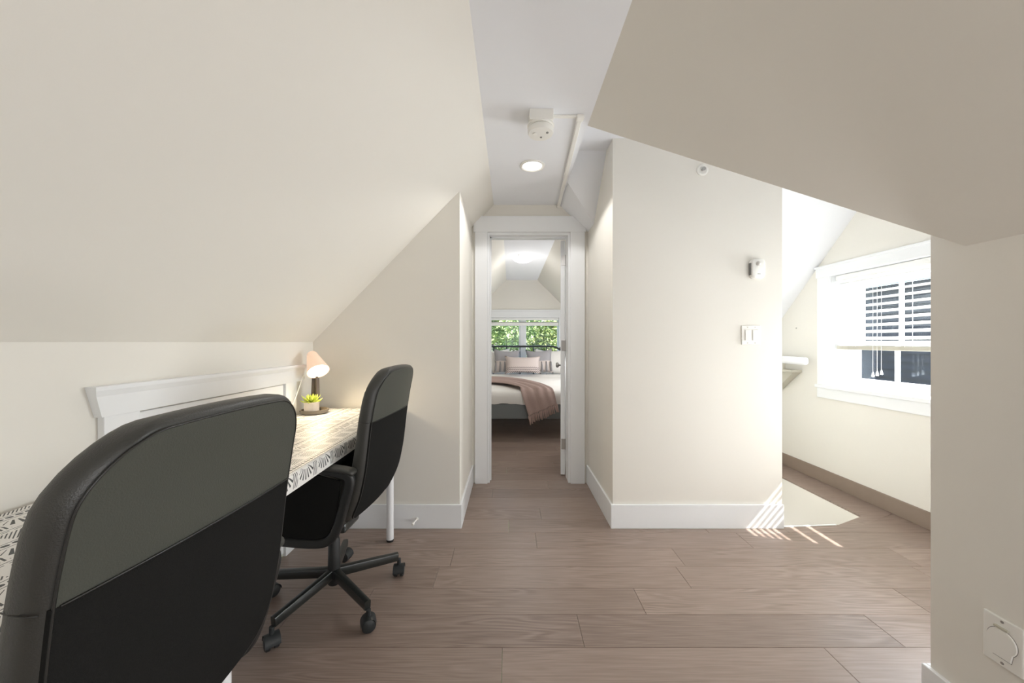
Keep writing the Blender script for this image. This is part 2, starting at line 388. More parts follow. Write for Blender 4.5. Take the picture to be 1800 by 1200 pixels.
# outer stairwell wall with the window opening
WY0, WY1, WZ0, WZ1 = 1.75, 2.915, Z(-.345), Z(.53)
bm = NB()
for pts in ([(1.126, LOW), (WY0, LOW), (WY0, Z(WY0-.766)), (1.126, Z(.36))],
            [(WY0, LOW), (WY1, LOW), (WY1, WZ0), (WY0, WZ0)],
            [(WY0, WZ1), (WY1, WZ1), (WY1, Z(3.668-WY1)), (2.405, ZD), (2.03, ZD), (WY0, Z(WY0-.766))],
            [(WY1, LOW), (3.85, LOW), (3.85, Z(-.182)), (WY1, Z(3.668-WY1))]):
    poly(bm, [(XW, y, z) for y, z in pts])
struct('wall_stair_outer', bm, M_wall)
# drop walls below floor level under the ledge
bm = NB()
ring = [(1.686, 2.27), (1.72, 2.270), (2.07, 2.293), (2.32, 2.405), (2.32, 3.85)]
for (xa, ya), (xb, yb) in zip(ring, ring[1:]):
    poly(bm, [(xa, ya, LOW), (xb, yb, LOW), (xb, yb, -.012), (xa, ya, -.012)])
struct('wall_stair_drop', bm, M_wall)
bm = NB()
box(bm, 1.69, 2.32, 2.3, 3.85, LOW, LOW+.05)
lf = struct('floor_lower', bm, M_floor)
# stair flight going down to the rear
st = sempty('stairs_down', (0, 0, 0))
for i in range(5):
    bm = NB(); rbox(bm, 1.70, 2.31, 2.62+i*.24, 2.62+i*.24+.27, -.75-.19*i-.19, -.75-.19*i, .008); link('tread', bm, M_floor, st)

# door wall with opening, and bedroom behind it
DX0, DX1, DZ = -0.185, 0.49, Z(.893)
bm = NB()
for y in (YD, 3.10):
    poly(bm, [(HL if y == YD else -1.19, y, 0), (DX0, y, 0), (DX0, y, DZ), (HL if y == YD else -1.19, y, DZ)])
    poly(bm, [(DX1, y, 0), (HR if y == YD else 1.61, y, 0), (HR if y == YD else 1.61, y, DZ), (DX1, y, DZ)])
    poly(bm, [(HL if y == YD else -1.19, y, DZ), (HR if y == YD else 1.61, y, DZ), (HR if y == YD else .7, y, ZC), (HL if y == YD else -.2, y, ZC)])
struct('wall_door', bm, M_wall)
BY = 6.58
BXL, BXR, BKL, BKR = -1.19, 1.61, Z(0), Z(0)
bm = NB(); poly(bm, [(-.07, 3.1, ZC), (-.07, BY, ZC), (.49, BY, ZC), (.49, 3.1, ZC)]); struct('ceiling_bedroom', bm, M_ceil)
bm = NB(); poly(bm, [(BXL, 3.1, BKL), (BXL, BY, BKL), (-.07, BY, ZC), (-.07, 3.1, ZC)]); poly(bm, [(BXL, 3.1, 0), (BXL, BY, 0), (BXL, BY, BKL), (BXL, 3.1, BKL)]); struct('wall_bedroom_left', bm, M_wall)
bm = NB(); poly(bm, [(BXR, 3.1, BKR), (BXR, BY, BKR), (.49, BY, ZC), (.49, 3.1, ZC)]); poly(bm, [(BXR, 3.1, 0), (BXR, BY, 0), (BXR, BY, BKR), (BXR, 3.1, BKR)]); struct('wall_bedroom_right', bm, M_wall)
bwx0, bwx1, bwz0, bwz1 = -.43, .88, Z(-.47), Z(.44)
bm = NB()
for pts in ([(BXL, 0), (bwx0, 0), (bwx0, bwz1), (BXL, bwz1)], [(bwx1, 0), (BXR, 0), (BXR, bwz1), (bwx1, bwz1)],
            [(bwx0, 0), (bwx1, 0), (bwx1, bwz0), (bwx0, bwz0)], [(BXL, bwz1), (BXR, bwz1), (.49, ZC), (-.07, ZC)]):
    poly(bm, [(x, BY, z) for x, z in pts])
struct('wall_bedroom_rear', bm, M_wall)

# ------------------------------------------------------------------ floor: planks one by one near the camera and down the hall
floor = sempty('floor')
bm = NB(); box(bm, XL, XR, YB, 0.217, -.03, 0); o = link('plank_field', bm, M_floor, floor); o['kind'] = 'stuff'
PW = .165; PLN = 1.21
known = {-1: 1.18, 0: .28, 1: .575, 2: -.363, 3: .9, 4: .15, 5: -.01}
plank_cache = {}
def plank(x0, x1, y0, y1):
    key = (round(x1-x0, 3), round(y1-y0, 3)); cx, cy = (x0+x1)/2, (y0+y1)/2
    if key not in plank_cache:
        g = .0005; b = NB(); a, c = (x1-x0)/2-g, (y1-y0)/2-g; e = .0012
        top = [b.verts.new(p) for p in ((-a+e, -c+e, 0), (a-e, -c+e, 0), (a-e, c-e, 0), (-a+e, c-e, 0))]
        mid = [b.verts.new(p) for p in ((-a, -c, -.0012), (a, -c, -.0012), (a, c, -.0012), (-a, c, -.0012))]
        bot = [b.verts.new(p) for p in ((-a, -c, -.012), (a, -c, -.012), (a, c, -.012), (-a, c, -.012))]
        b.faces.new(top); b.faces.new(list(reversed(bot)))
        for lo, hi in ((mid, top), (bot, mid)):
            for i in range(4): b.faces.new((lo[i], lo[(i+1) % 4], hi[(i+1) % 4], hi[i]))
        plank_cache[key] = link('plank', b, M_floor, floor); o = plank_cache[key]
    else:
        o = plank_cache[key].copy(); C.objects.link(o)
    o.location = (cx, cy, 0)
def row(k, X0, X1):
    y0 = 1.372+PW*k; y1 = y0+PW
    s0 = known.get(k, (k*0.437) % PLN)
    x = s0-PLN*6
    while x < X1:
        a, b = max(x, X0), min(x+PLN, X1)
        if b-a > .02: plank(a, b, y0, y1)
        x += PLN
for k in range(-7, 5): row(k, XL, XR if 1.372+PW*(k+1) <= 1.13 else XW)
row(5, XL, 1.686)
for k in range(6, 10): row(k, HL-.02, HR+.02)
for k in range(10, 32): row(k, BXL, BXR)
# ledge round the stair opening, level with the floor
ya = 1.372+PW*5
bm = NB()
def slab(bm, pts, z0, z1):
    t = [bm.verts.new((x, y, z1)) for x, y in pts]; b = [bm.verts.new((x, y, z0)) for x, y in pts]; n = len(pts)
    bm.faces.new(t); bm.faces.new(list(reversed(b)))
    for i in range(n): bm.faces.new((b[i], b[(i+1) % n], t[(i+1) % n], t[i]))
slab(bm, [(1.686, ya+.001), (XW, ya+.001), (XW, 2.44), (2.215, 2.293), (2.07, 2.293), (1.72, 2.27), (1.686, 2.27)], -.012, 0)
link('plank', bm, M_floor, floor)
bm = NB(); slab(bm, [(2.225, 2.293), (XW, 2.445), (XW, 3.85), (2.32, 3.85), (2.32, 2.405), (2.07, 2.293)], -.012, 0)
link('plank', bm, M_floor, floor)
bm = NB(); slab(bm, [(1.690, 2.262), (2.05, 2.286), (2.05, 2.296), (1.690, 2.274)], -.014, .003); struct('trim_1', bm, M_trim)
bm = NB(); rbox(bm, XW-.012, XW, 1.13, 3.85, 0, .11, .003); struct('baseboard_stair', bm, M_skirt)
bm = NB(); box(bm, -6, 12, -8, 3, -4.6, -4.5); box(bm, -30, 40, 3, 60, -4.6, -4.5); tag(struct('ground', bm, M_grass), 'lawn below', 'ground'); 
del bpy.data.objects['ground']['category']; del bpy.data.objects['ground']['label']

# ------------------------------------------------------------------ baseboards
BH = .147; BT = .014
def base(name, x0, x1, y0, y1):
    bm = NB(); rbox(bm, x0, x1, y0, y1, 0, BH, .0025); struct(name, bm, M_trim)
base('baseboard_end_left', XL, HL+BT, YE-BT, YE)
base('baseboard_hall_left', HL, HL+BT, YE, YD)
base('baseboard_end_right', HR-BT, 1.686+.002, YE-BT, YE)
base('baseboard_hall_right', HR-BT, HR, YE, YD)
base('baseboard_right', XR-BT, XR, YB, 1.126+BT)
base('baseboard_stair_near', XR, XR+.4, 1.126, 1.126+BT)
base('baseboard_left', XL, XL+BT, 2.05, YE-BT)
base('baseboard_left_near', XL, XL+BT, YB, 1.08)

# ------------------------------------------------------------------ bedroom doorway: casing, jamb, open door
CF = 2.953
bm = NB(); rbox(bm, DX0-.103, DX0, CF, YD, 0, DZ+.003, .003); struct('trim_casing_left', bm, M_trim)
bm = NB(); rbox(bm, DX1, DX1+.115, CF, YD, 0, DZ+.003, .003); struct('trim_casing_right', bm, M_trim)
bm = NB()
hz0, hz1 = DZ, Z(1.02)
pts = [(DX0-.112, hz0), (DX1+.122, hz0), (DX1+.122, hz0+.085), (DX1+.09, hz1), (DX0-.065, hz1), (DX0-.112, hz0+.062)]
t = [bm.verts.new((x, CF-.006, z)) for x, z in pts]; b = [bm.verts.new((x, YD, z)) for x, z in pts]
bm.faces.new(t); bm.faces.new(list(reversed(b)))
for i in range(6): bm.faces.new((b[i], b[(i+1) % 6], t[(i+1) % 6], t[i]))
bmesh.ops.recalc_face_normals(bm, faces=bm.faces)
struct('trim_casing_head', bm, M_trim)
bm = NB()
box(bm, DX0, DX0+.016, YD, 3.12, 0, DZ); box(bm, DX1-.016, DX1, YD, 3.12, 0, DZ); box(bm, DX0+.016, DX1-.016, YD, 3.12, DZ-.018, DZ)
box(bm, DX0+.016, DX0+.027, 3.03, 3.06, 0, DZ-.018); box(bm, DX0+.016, DX1-.016, 3.03, 3.06, DZ-.03, DZ-.018)
struct('trim_jamb', bm, M_trim)
door = sempty('door_1', (DX1-.022, 3.125, 0)); door.rotation_euler = (0, 0, radians(-9.5))
bm = NB(); rbox(bm, -.036, 0, 0, .66, .012, DZ-.024, .003)
for z0, z1 in ((.2, .95), (1.1, 1.85)):
    box(bm, -.0375, -.036, .12, .54, z0, z1)
link('door_leaf', bm, M_trim, door)
for zz in (Z(.70), Z(-.03), Z(-.875)):
    bm = NB(); rbox(bm, -.030, .004, -.003, 0, zz-.045, zz+.045, .001)
    lathe(bm, [(.007, -.046), (.007, .046)], 10, Matrix.Translation((.010, -.004, zz))); link('hinge', bm, M_steel, door)
kn = NB(); lathe(kn, [(.026, 0), (.026, .006), (.010, .010), (.010, .030), (.026, .040), (.028, .055), (.018, .066), (0.001, .068)], 18, Matrix.Translation((-.036, .60, Z(-.235))) @ Matrix.Rotation(radians(-90), 4, 'Y'))
link('door_knob', kn, M_steel, door, True, auto=40)

# ------------------------------------------------------------------ attic access door on the knee wall (door_2)
d2 = sempty('door_2', (XL, 0, 0))
bm = NB(); rbox(bm, 0.0, .012, 1.19, 1.947, .02, Z(-.228), .003); link('door_panel', bm, M_trim, d2)
for ya_, yb_ in ((1.078, 1.184), (1.953, 2.05)):
    bm = NB(); rbox(bm, 0, .022, ya_, yb_, 0, Z(-.22), .003); link('door_stile', bm, M_trim, d2)
bm = NB()
prof = [(0, Z(-.222)), (.024, Z(-.222)), (.026, Z(-.16)), (.034, Z(-.142)), (.034, Z(-.130)), (0, Z(-.130))]
y0a = {0: 1.070, 1: 1.070, 2: 1.054, 3: 1.046, 4: 1.046, 5: 1.046}; 
A = [bm.verts.new((x, y0a[i], z)) for i, (x, z) in enumerate(prof)]; B = [bm.verts.new((x, 2.128-(y0a[i]-1.046), z)) for i, (x, z) in enumerate(prof)]
bm.faces.new(A); bm.faces.new(list(reversed(B)))
for i in range(6): bm.faces.new((A[i], B[i], B[(i+1) % 6], A[(i+1) % 6]))
bmesh.ops.recalc_face_normals(bm, faces=bm.faces)
link('door_header', bm, M_trim, d2)

# ------------------------------------------------------------------ window_1: stairwell window
w1 = sempty('window_1', (XW, 0, 0))
GX = .16
bm = NB()   # reveal
box(bm, 0, GX+.05, WY0-.012, WY0, WZ0, WZ1); box(bm, 0, GX+.05, WY1, WY1+.012, WZ0, WZ1)
box(bm, 0, GX+.05, WY0, WY1, WZ1, WZ1+.012); link('window_reveal', bm, M_trim, w1)
bm = NB(); rbox(bm, -.018, 0, WY1, WY1+.115, Z(-.36), WZ1-.0, .003); link('window_casing', bm, M_trim, w1)
bm = NB(); rbox(bm, -.018, 0, WY0-.115, WY0, Z(-.36), WZ1-.0, .003); link('window_casing', bm, M_trim, w1)
bm = NB(); rbox(bm, -.022, 0, WY0-.125, WY1+.125, WZ1-.003, WZ1+.085, .003); rbox(bm, -.030, 0, WY0-.13, WY1+.13, WZ1+.072, WZ1+.09, .003); link('window_head_casing', bm, M_trim, w1)
bm = NB(); rbox(bm, -.032, GX+.06, WY0-.125, WY1+.125, Z(-.375), Z(-.347), .004); link('window_sill', bm, M_trim, w1)
bm = NB(); rbox(bm, -.018, 0, WY0-.115, WY1+.115, Z(-.455), Z(-.375), .003); link('window_apron', bm, M_trim, w1)
bm = NB()   # frame in the glass plane
fy0, fy1, fz0, fz1 = WY0-.002, WY1+.002, WZ0-.004, WZ1+.002
for a in ((fy0, fy0+.03, fz0, fz1), (fy1-.03, fy1, fz0, fz1)): rbox(bm, GX-.02, GX+.045, *a, .003)
rbox(bm, GX-.02, GX+.045, fy0+.03, fy1-.03, fz0, fz0+.03, .003); rbox(bm, GX-.02, GX+.045, fy0+.03, fy1-.03, fz1-.03, fz1, .003)
link('window_frame', bm, M_trim, w1)
cy = (fy0+fy1)/2
def sash(y0, y1, z0, z1, dx):
    bm = NB(); t_ = .036
    rbox(bm, GX+dx, GX+dx+.028, y0, y0+t_, z0, z1, .003); rbox(bm, GX+dx, GX+dx+.028, y1-t_, y1, z0, z1, .003)
    rbox(bm, GX+dx, GX+dx+.028, y0+t_, y1-t_, z0, z0+t_, .003); rbox(bm, GX+dx, GX+dx+.028, y0+t_, y1-t_, z1-t_, z1, .003)
    s_ = link('sash', bm, M_trim, w1)
    for yy in (2.10, 2.575):
        if yy > y0+.1:
            b2 = NB(); rbox(b2, GX+dx+.004, GX+dx+.024, yy-.011, yy+.011, z0+t_, z1-t_, .002); link('muntin', b2, M_trim, s_)
    b3 = NB(); box(b3, GX+dx+.012, GX+dx+.016, y0+t_-.005, y1-t_+.005, z0+t_-.005, z1-t_+.005); link('pane', b3, M_glass, s_)
zm = Z(-.01)
sash(fy0+.03, fy1-.03, fz0+.03, zm+.018, -.005)
sash(fy0+.03, fy1-.03, zm-.018, fz1-.03, .024)

# venetian blind in window_1
bl = thing('venetian_blind', 'white slatted venetian blind half lowered in the bright stairwell window', 'blind', (XW+.055, 0, 0))
bm = NB(); rbox(bm, -.028, .028, WY0+.008, WY1-.008, WZ1-.045, WZ1-.003, .003); link('head_rail', bm, M_blind, bl)
first = None; tilt = radians(28)
nsl = 10
for i in range(nsl):
    z = WZ1-.066-i*.0485
    if first is None:
        bm = NB(); n = 6
        for a in range(n):
            pass
        def sl(u, v, dz=0):
            q = (u-.5)*.042; return Vector((q*cos(tilt)-(.0022*(1-(2*u-1)**2))*sin(tilt), WY0+.012+v*(WY1-WY0-.024), q*sin(tilt)+.0022*(1-(2*u-1)**2)*cos(tilt)+dz))
        top = [[bm.verts.new(sl(a/4, v, .0012)) for v in (0, 1)] for a in range(5)]
        bot = [[bm.verts.new(sl(a/4, v, -.0012)) for v in (0, 1)] for a in range(5)]
        for a in range(4):
            bm.faces.new((top[a][0], top[a+1][0], top[a+1][1], top[a][1])); bm.faces.new((bot[a][0], bot[a][1], bot[a+1][1], bot[a+1][0]))
            for e in (0, 1): bm.faces.new((top[a][e], bot[a][e], bot[a+1][e], top[a+1][e]))
        for a in (0, 4): bm.faces.new((top[a][0], top[a][1], bot[a][1], bot[a][0]))
        bmesh.ops.recalc_face_normals(bm, faces=bm.faces)
        first = link('slat', bm, M_blind, bl); first.location.z = z
    else:
        c = first.copy(); C.objects.link(c); c.location.z = z
zb = WZ1-.066-nsl*.0485+.006
bm = NB()
for j in range(4): rbox(bm, -.024, .024, WY0+.012, WY1-.012, zb+.001+j*.006-.012, zb+.0045+j*.006-.012, .001)
link('slat_stack', bm, M_blind, bl)
bm = NB(); rbox(bm, -.026, .026, WY0+.012, WY1-.012, zb-.044, zb-.014, .004); link('bottom_rail', bm, M_blindrail, bl)
for yy in (1.95, 2.40, 2.74):
    bm = NB()
    for dx in (-.027, .027): sweep(bm, [(dx, yy, zb-.02), (dx, yy, WZ1-.04)], circ(.0011, 5), up=(1, 0, 0))
    link('ladder_cord', bm, M_blind, bl)
for k, yy in enumerate((2.545, 2.575, 2.605)):
    bm = NB(); zz = Z(-.205)-.01*k
    sweep(bm, [(-.030, yy, WZ1-.04), (-.031, yy, zz)], circ(.0012, 5), up=(1, 0, 0))
    lathe(bm, [(.003, .03), (.006, .02), (.009, 0), (.007, -.004)], 10, Matrix.Translation((-.031, yy, zz-.02))); link('cord_tassel', bm, M_blind, bl)

# ------------------------------------------------------------------ window_2: bedroom window
w2 = sempty('window_2', (0, BY, 0))
bm = NB()
rbox(bm, bwx1, bwx1+.10, -.018, 0, bwz0, bwz1, .003); rbox(bm, bwx0-.10, bwx0, -.018, 0, bwz0, bwz1, .003)
link('window_casing', bm, M_trim, w2)
bm = NB(); rbox(bm, bwx0-.115, bwx1+.115, -.022, 0, bwz1, bwz1+.115, .003); rbox(bm, bwx0-.125, bwx1+.125, -.03, 0, bwz1+.115, bwz1+.145, .003); link('window_head_casing', bm, M_trim, w2)
bm = NB(); rbox(bm, bwx0-.11, bwx1+.11, -.04, .10, bwz0-.03, bwz0, .003); link('window_sill', bm, M_trim, w2)
bm = NB()
for a in ((bwx0-.012, bwx0), (bwx1, bwx1+.012)): box(bm, a[0], a[1], 0, .14, bwz0, bwz1)
box(bm, bwx0, bwx1, 0, .14, bwz1, bwz1+.012)
link('window_reveal', bm, M_trim, w2)
for x0, x1 in ((-.43, .182), (.27, .88)):
    bm = NB(); t_ = .022
    rbox(bm, x0, x0+t_, .08, .12, bwz0, bwz1, .003); rbox(bm, x1-t_, x1, .08, .12, bwz0, bwz1, .003)
    rbox(bm, x0+t_, x1-t_, .08, .12, bwz0, bwz0+t_, .003); rbox(bm, x0+t_, x1-t_, .08, .12, bwz1-t_, bwz1, .003)
    s_ = link('sash', bm, M_trim, w2)
    bm = NB(); box(bm, x0+t_-.004, x1-t_+.004, .098, .102, bwz0+t_-.004, bwz1-t_+.004); link('pane', bm, M_glass, s_)
bm = NB(); rbox(bm, .182, .27, .06, .12, bwz0, bwz1, .003); link('mullion', bm, M_trim, w2)
bl2 = thing('raised_blind', 'white blind pulled up into a stack at the top of the bedroom window', 'blind', (0, BY+.03, 0))
bm = NB(); rbox(bm, bwx0+.004, bwx1-.004, -.028, .028, bwz1-.045, bwz1-.003, .003); link('head_rail', bm, M_blind, bl2)
bm = NB(); rbox(bm, bwx0+.006, bwx1-.006, -.025, .025, Z(.295), Z(.350), .004); link('bottom_rail', bm, M_blind, bl2)
for i in range(3):
    bm = NB(); rbox(bm, bwx0+.006, bwx1-.006, -.025, .025, Z(.353)+.004*i, Z(.355)+.004*i, .001); link('slat', bm, M_blind, bl2)
for xx in (-.30, .0, .45, .75):
    bm = NB(); sweep(bm, [(xx, -.02, Z(.32)), (xx, -.02, bwz1-.03)], circ(.0015, 5), up=(1, 0, 0)); link('ladder_cord', bm, M_blind, bl2)

# ------------------------------------------------------------------ ceiling fittings
def disc_light(name, label, x, y, z, r, strength):
    t = thing(name, label, 'light', (x, y, z))
    bm = NB(); lathe(bm, [(r, 0), (r, -.006), (r*.86, -.010), (r*.76, -.005), (r*.76, 0)], 32); link('trim_ring', bm, M_plastic, t, True, auto=40)
    bm = NB(); lathe(bm, [(r*.76, -.002), (r*.76, -.0045)], 32); link('lens', bm, emit('downlight_lens', (255, 252, 245), strength), t)
    return t
disc_light('recessed_downlight', 'small round lit downlight flush in the hall ceiling before the doorway', .14, 2.31, ZC, .078, 6)
lamp('downlight_beam', 'SPOT', (.14, 2.31, ZC-.02), 20, (1, .98, .96), aim=(0, 0, -1)).data.spot_size = radians(140)
bpy.data.lights['downlight_beam'].shadow_soft_size = .05

t = thing('smoke_alarm', 'white round smoke alarm on a square ceiling box above the hall entrance', 'alarm', (.150, 1.80, ZC))
bm = NB(); rbox(bm, -.058, .058, -.056, .056, -.052, 0, .003); link('junction_box', bm, M_plastic, t)
bm = NB(); lathe(bm, [(.066, -.052), (.066, -.058), (.060, -.060), (.060, -.062)], 32); link('mounting_base', bm, M_plastic, t, True, auto=35)
bm = NB(); lathe(bm, [(.056, -.062), (.063, -.068), (.064, -.084), (.060, -.093), (.03, -.095), (.0005, -.0955)], 36); link('alarm_cover', bm, M_plastic, t, True, auto=50)
for a, r_, q in ((200, .030, .009), (330, .036, .006), (80, .022, .005)):
    bm = NB(); lathe(bm, [(q, -.098), (q, -.094)], 14, Matrix.Translation((r_*cos(radians(a)), r_*sin(radians(a)), 0))); link('sensor_port' if q < .008 else 'test_button', bm, M_dim if q < .008 else M_plastic, t)
t = thing('surface_raceway', 'slim white cable raceway running along the hall ceiling to the door wall', 'conduit', (0, 0, 0))
bm = NB(); rbox(bm, .208, .352, 1.792, 1.812, ZC-.009, ZC, .003); link('short_run', bm, M_plastic, t)
bm = NB(); rbox(bm, .326, .366, 1.784, 1.828, ZC-.018, ZC, .007, 4); link('elbow', bm, M_plastic, t)
bm = NB(); sweep(bm, [(.345, 1.822, ZC-.010), (.392, YD-.03, ZC-.010)], rrect(.024, .020, .004)); link('long_run', bm, M_plastic, t)
bm = NB(); sweep(bm, [(.392, YD-.034, ZC-.012), (.393, YD-.004, ZC-.012)], rrect(.027, .026, .005)); link('end_cap', bm, M_plastic, t)

t = thing('flush_dome_light', 'lit white glass dome light on the bedroom ceiling', 'light', (.165, 4.75, ZC))
bm = NB(); lathe(bm, [(.10, 0), (.11, -.012), (.10, -.02)], 32); link('light_base', bm, M_plastic, t, True)
bm = NB(); lathe(bm, [(.145, -.018), (.142, -.03), (.115, -.058), (.07, -.078), (.0005, -.086)], 36); link('glass_dome', bm, emit('dome_glass', (255, 252, 246), 1.3), t, True)
bm = NB(); lathe(bm, [(.008, 0), (.008, -.014)], 8, Matrix.Translation((-.06, -.125, -.012))); link('clip', bm, M_steel, t)
lp = lamp('dome_light_glow', 'POINT', (.165, 4.75, ZC-.32), 3.2, (1, .98, .96)); lp.data.shadow_soft_size = .12
t = thing('bedroom_smoke_alarm', 'white smoke alarm on the bedroom ceiling just inside the door head', 'alarm', (.405, 3.66, ZC))
bm = NB(); lathe(bm, [(.068, 0), (.068, -.012), (.060, -.014)], 28); link('mounting_base', bm, M_plastic, t, True, auto=35)
bm = NB(); lathe(bm, [(.060, -.012), (.062, -.03), (.052, -.042), (.0005, -.044)], 28); link('alarm_cover', bm, M_plastic, t, True, auto=50)
sp_ = thing('slope_sprinkler', 'small white sprinkler head on the bedroom left sloped wall', 'sprinkler', (-.345, 4.3, Z(.795)))
bm = NB(); R_ = Matrix.Rotation(radians(135), 4, 'Y'); lathe(bm, [(.03, -.002), (.03, .006), (.012, .01)], 20, R_); link('escutcheon', bm, M_plastic, sp_, True, auto=35)
bm = NB(); lathe(bm, [(.009, .008), (.007, .03), (.014, .034), (.014, .038)], 12, R_); link('deflector', bm, M_plastic, sp_)

# ------------------------------------------------------------------ on the right end wall
def onwall(name, label, cat, x, z): return thing(name, label, cat, (x, YE, Z(z)))
F = Matrix.Rotation(radians(90), 4, 'X')     # lathe axis -> -y
t = onwall('wall_sprinkler', 'small round white sprinkler cover high on the cream wall beside the slope', 'sprinkler', 1.190, 1.066)
bm = NB(); lathe(bm, [(.036, 0), (.036, .004), (.028, .009), (.018, .006), (.018, .003)], 28, F); link('escutcheon', bm, M_plastic, t, True, auto=35)
bm = NB(); lathe(bm, [(.008, .002), (.007, .016), (.012, .02), (.012, .023)], 12, F); link('deflector', bm, M_steel, t)
t = onwall('motion_sensor', 'white wall motion sensor with domed eye above the light switch', 'sensor', 1.522, .452)
bm = NB(); sweep(bm, [(0, 0, 0), (0, -.014, 0), (0, -.024, 0), (0, -.030, 0)], rrect(.086, .122, .024, 5), up=(0, 0, 1), scales=[.97, 1, .96, .86]); link('sensor_body', bm, M_plastic, t, True, auto=50)
bm = NB(); lathe(bm, [(.015, 0), (.015, .004), (.010, .011), (.0005, .014)], 20, Matrix.Translation((-.004, -.029, .028)) @ F); link('sensor_eye', bm, mat('sensor_eye', (205, 203, 198), .3), t, True)
bm = NB(); rbox(bm, -.009, .009, -.0315, -.029, -.036, -.033, .0005); link('indicator_slot', bm, M_dim, t)
bm = NB(); rbox(bm, -.045, -.041, -.022, -.002, -.04, .035, .001); link('side_vent', bm, M_dim, t)
t = onwall('light_switch', 'white double rocker light switch low on the cream wall corner', 'switch', 1.490, .043)
bm = NB(); rbox(bm, -.059, .059, -.007, 0, -.059, .059, .003); link('switch_plate', bm, M_plastic, t)
for sx in (-.023, .023):
    bm = NB(); rbox(bm, sx-.0165, sx+.0165, -.012, -.006, -.033, .033, .002, mtx=None); link('rocker', bm, M_plastic, t)
for sx in (-.023, .023):
    for sz in (-.049, .049):
        bm = NB(); lathe(bm, [(.003, 0), (.003, .0085)], 8, Matrix.Translation((sx, 0, sz)) @ F); link('screw', bm, M_blindrail, t)

# door stop on left baseboard
t = thing('door_stop', 'small white door stop screwed to the baseboard beside the desk leg', 'door stop', (-.575, YE-BT, .060))
RD = Matrix.Rotation(radians(-8), 4, 'Z') @ F
bm = NB(); lathe(bm, [(.011, 0), (.011, .003), (.005, .006), (.004, .055), (.004, .056)], 12, RD); link('rod', bm, M_plastic, t, True, auto=35)
bm = NB(); lathe(bm, [(.006, .054), (.0085, .056), (.0085, .068), (.006, .071)], 12, RD); link('rubber_tip', bm, M_plastic, t, True, auto=35)

# wall plate with round flap on the right wall
t = thing('inlet_cover_plate', 'beige rectangular wall plate with a round hinged flap low on the right wall', 'wall plate', (XR, .957, Z(-.790)))
bm = NB(); rbox(bm, -.007, 0, -.0395, .0395, -.0635, .0635, .003); link('plate', bm, M_plastic, t)
bm = NB()
ol = []
for i in range(41):
    a = radians(-62 + (304)*i/40); ol.append((.036*sin(a+pi) * -1, .036*cos(a+pi) * -1))
out = [(.030*cos(radians(a)), .003+.032*sin(radians(a))) for a in range(-48, 229, 8)] + [(-.018, -.041), (.018, -.041)]
t0 = [bm.verts.new((-.0075, y, z)) for y, z in out]; t1 = [bm.verts.new((-.0105, y*.96, z*.96)) for y, z in out]
bm.faces.new(t1); n_ = len(out)
for i in range(n_): bm.faces.new((t0[i], t0[(i+1) % n_], t1[(i+1) % n_], t1[i]))
bmesh.ops.recalc_face_normals(bm, faces=bm.faces); link('round_flap', bm, M_plastic, t)
bm = NB()
e0 = [bm.verts.new((-.0073, y*1.035, z*1.035)) for y, z in out]; e1 = [bm.verts.new((-.0073, y*1.0, z*1.0)) for y, z in out]
for i in range(n_): bm.faces.new((e0[i], e0[(i+1) % n_], e1[(i+1) % n_], e1[i]))
link('flap_gap', bm, M_dim, t)
bm = NB(); rbox(bm, -.013, -.007, -.014, .014, .035, .041, .001); link('hinge', bm, M_blindrail, t)
for sz in (.054, -.054):
    bm = NB(); lathe(bm, [(.0035, 0), (.0035, .0082)], 10, Matrix.Translation((0, 0, sz)) @ Matrix.Rotation(radians(-90), 4, 'Y')); link('screw', bm, M_steel, t)

# handrail on the stairwell outer wall
t = thing('stair_handrail', 'white rounded handrail on bracket mounted to the stairwell wall', 'handrail', (0, 0, 0))
bm = NB(); sweep(bm, [(XW-.085, 3.06, Z(-.160)), (XW-.085, 3.075, Z(-.160)), (XW-.085, 3.82, Z(-.160))], rrect(.05, .066, .022, 4), scales=[.86, 1, 1]); link('rail', bm, M_trim, t, True, auto=40)
bm = NB()
rbox(bm, XW-.10, XW-.004, 3.20, 3.50, Z(-.268), Z(-.246), .003)
v = [bm.verts.new((x, y, z)) for x in (XW-.07, XW-.004) for y, z in ((3.215, Z(-.268)), (3.47, Z(-.268)), (3.47, Z(-.48)))]
for f_ in ((0, 1, 2), (5, 4, 3), (0, 3, 4, 1), (1, 4, 5, 2), (2, 5, 3, 0)): bm.faces.new([v[i] for i in f_])
rbox(bm, XW-.095, XW-.075, 3.30, 3.32, Z(-.25), Z(-.19), .002)
bmesh.ops.recalc_face_normals(bm, faces=bm.faces)
link('bracket', bm, M_blindrail, t)
bm = NB(); lathe(bm, [(.004, 0), (.004, .004)], 10, Matrix.Translation((XW, 3.27, Z(.125))) @ Matrix.Rotation(radians(-90), 4, 'Y')); tag(link('wall_hook', bm, M_dim), 'tiny grey screw in the stairwell wall above the handrail', 'screw')

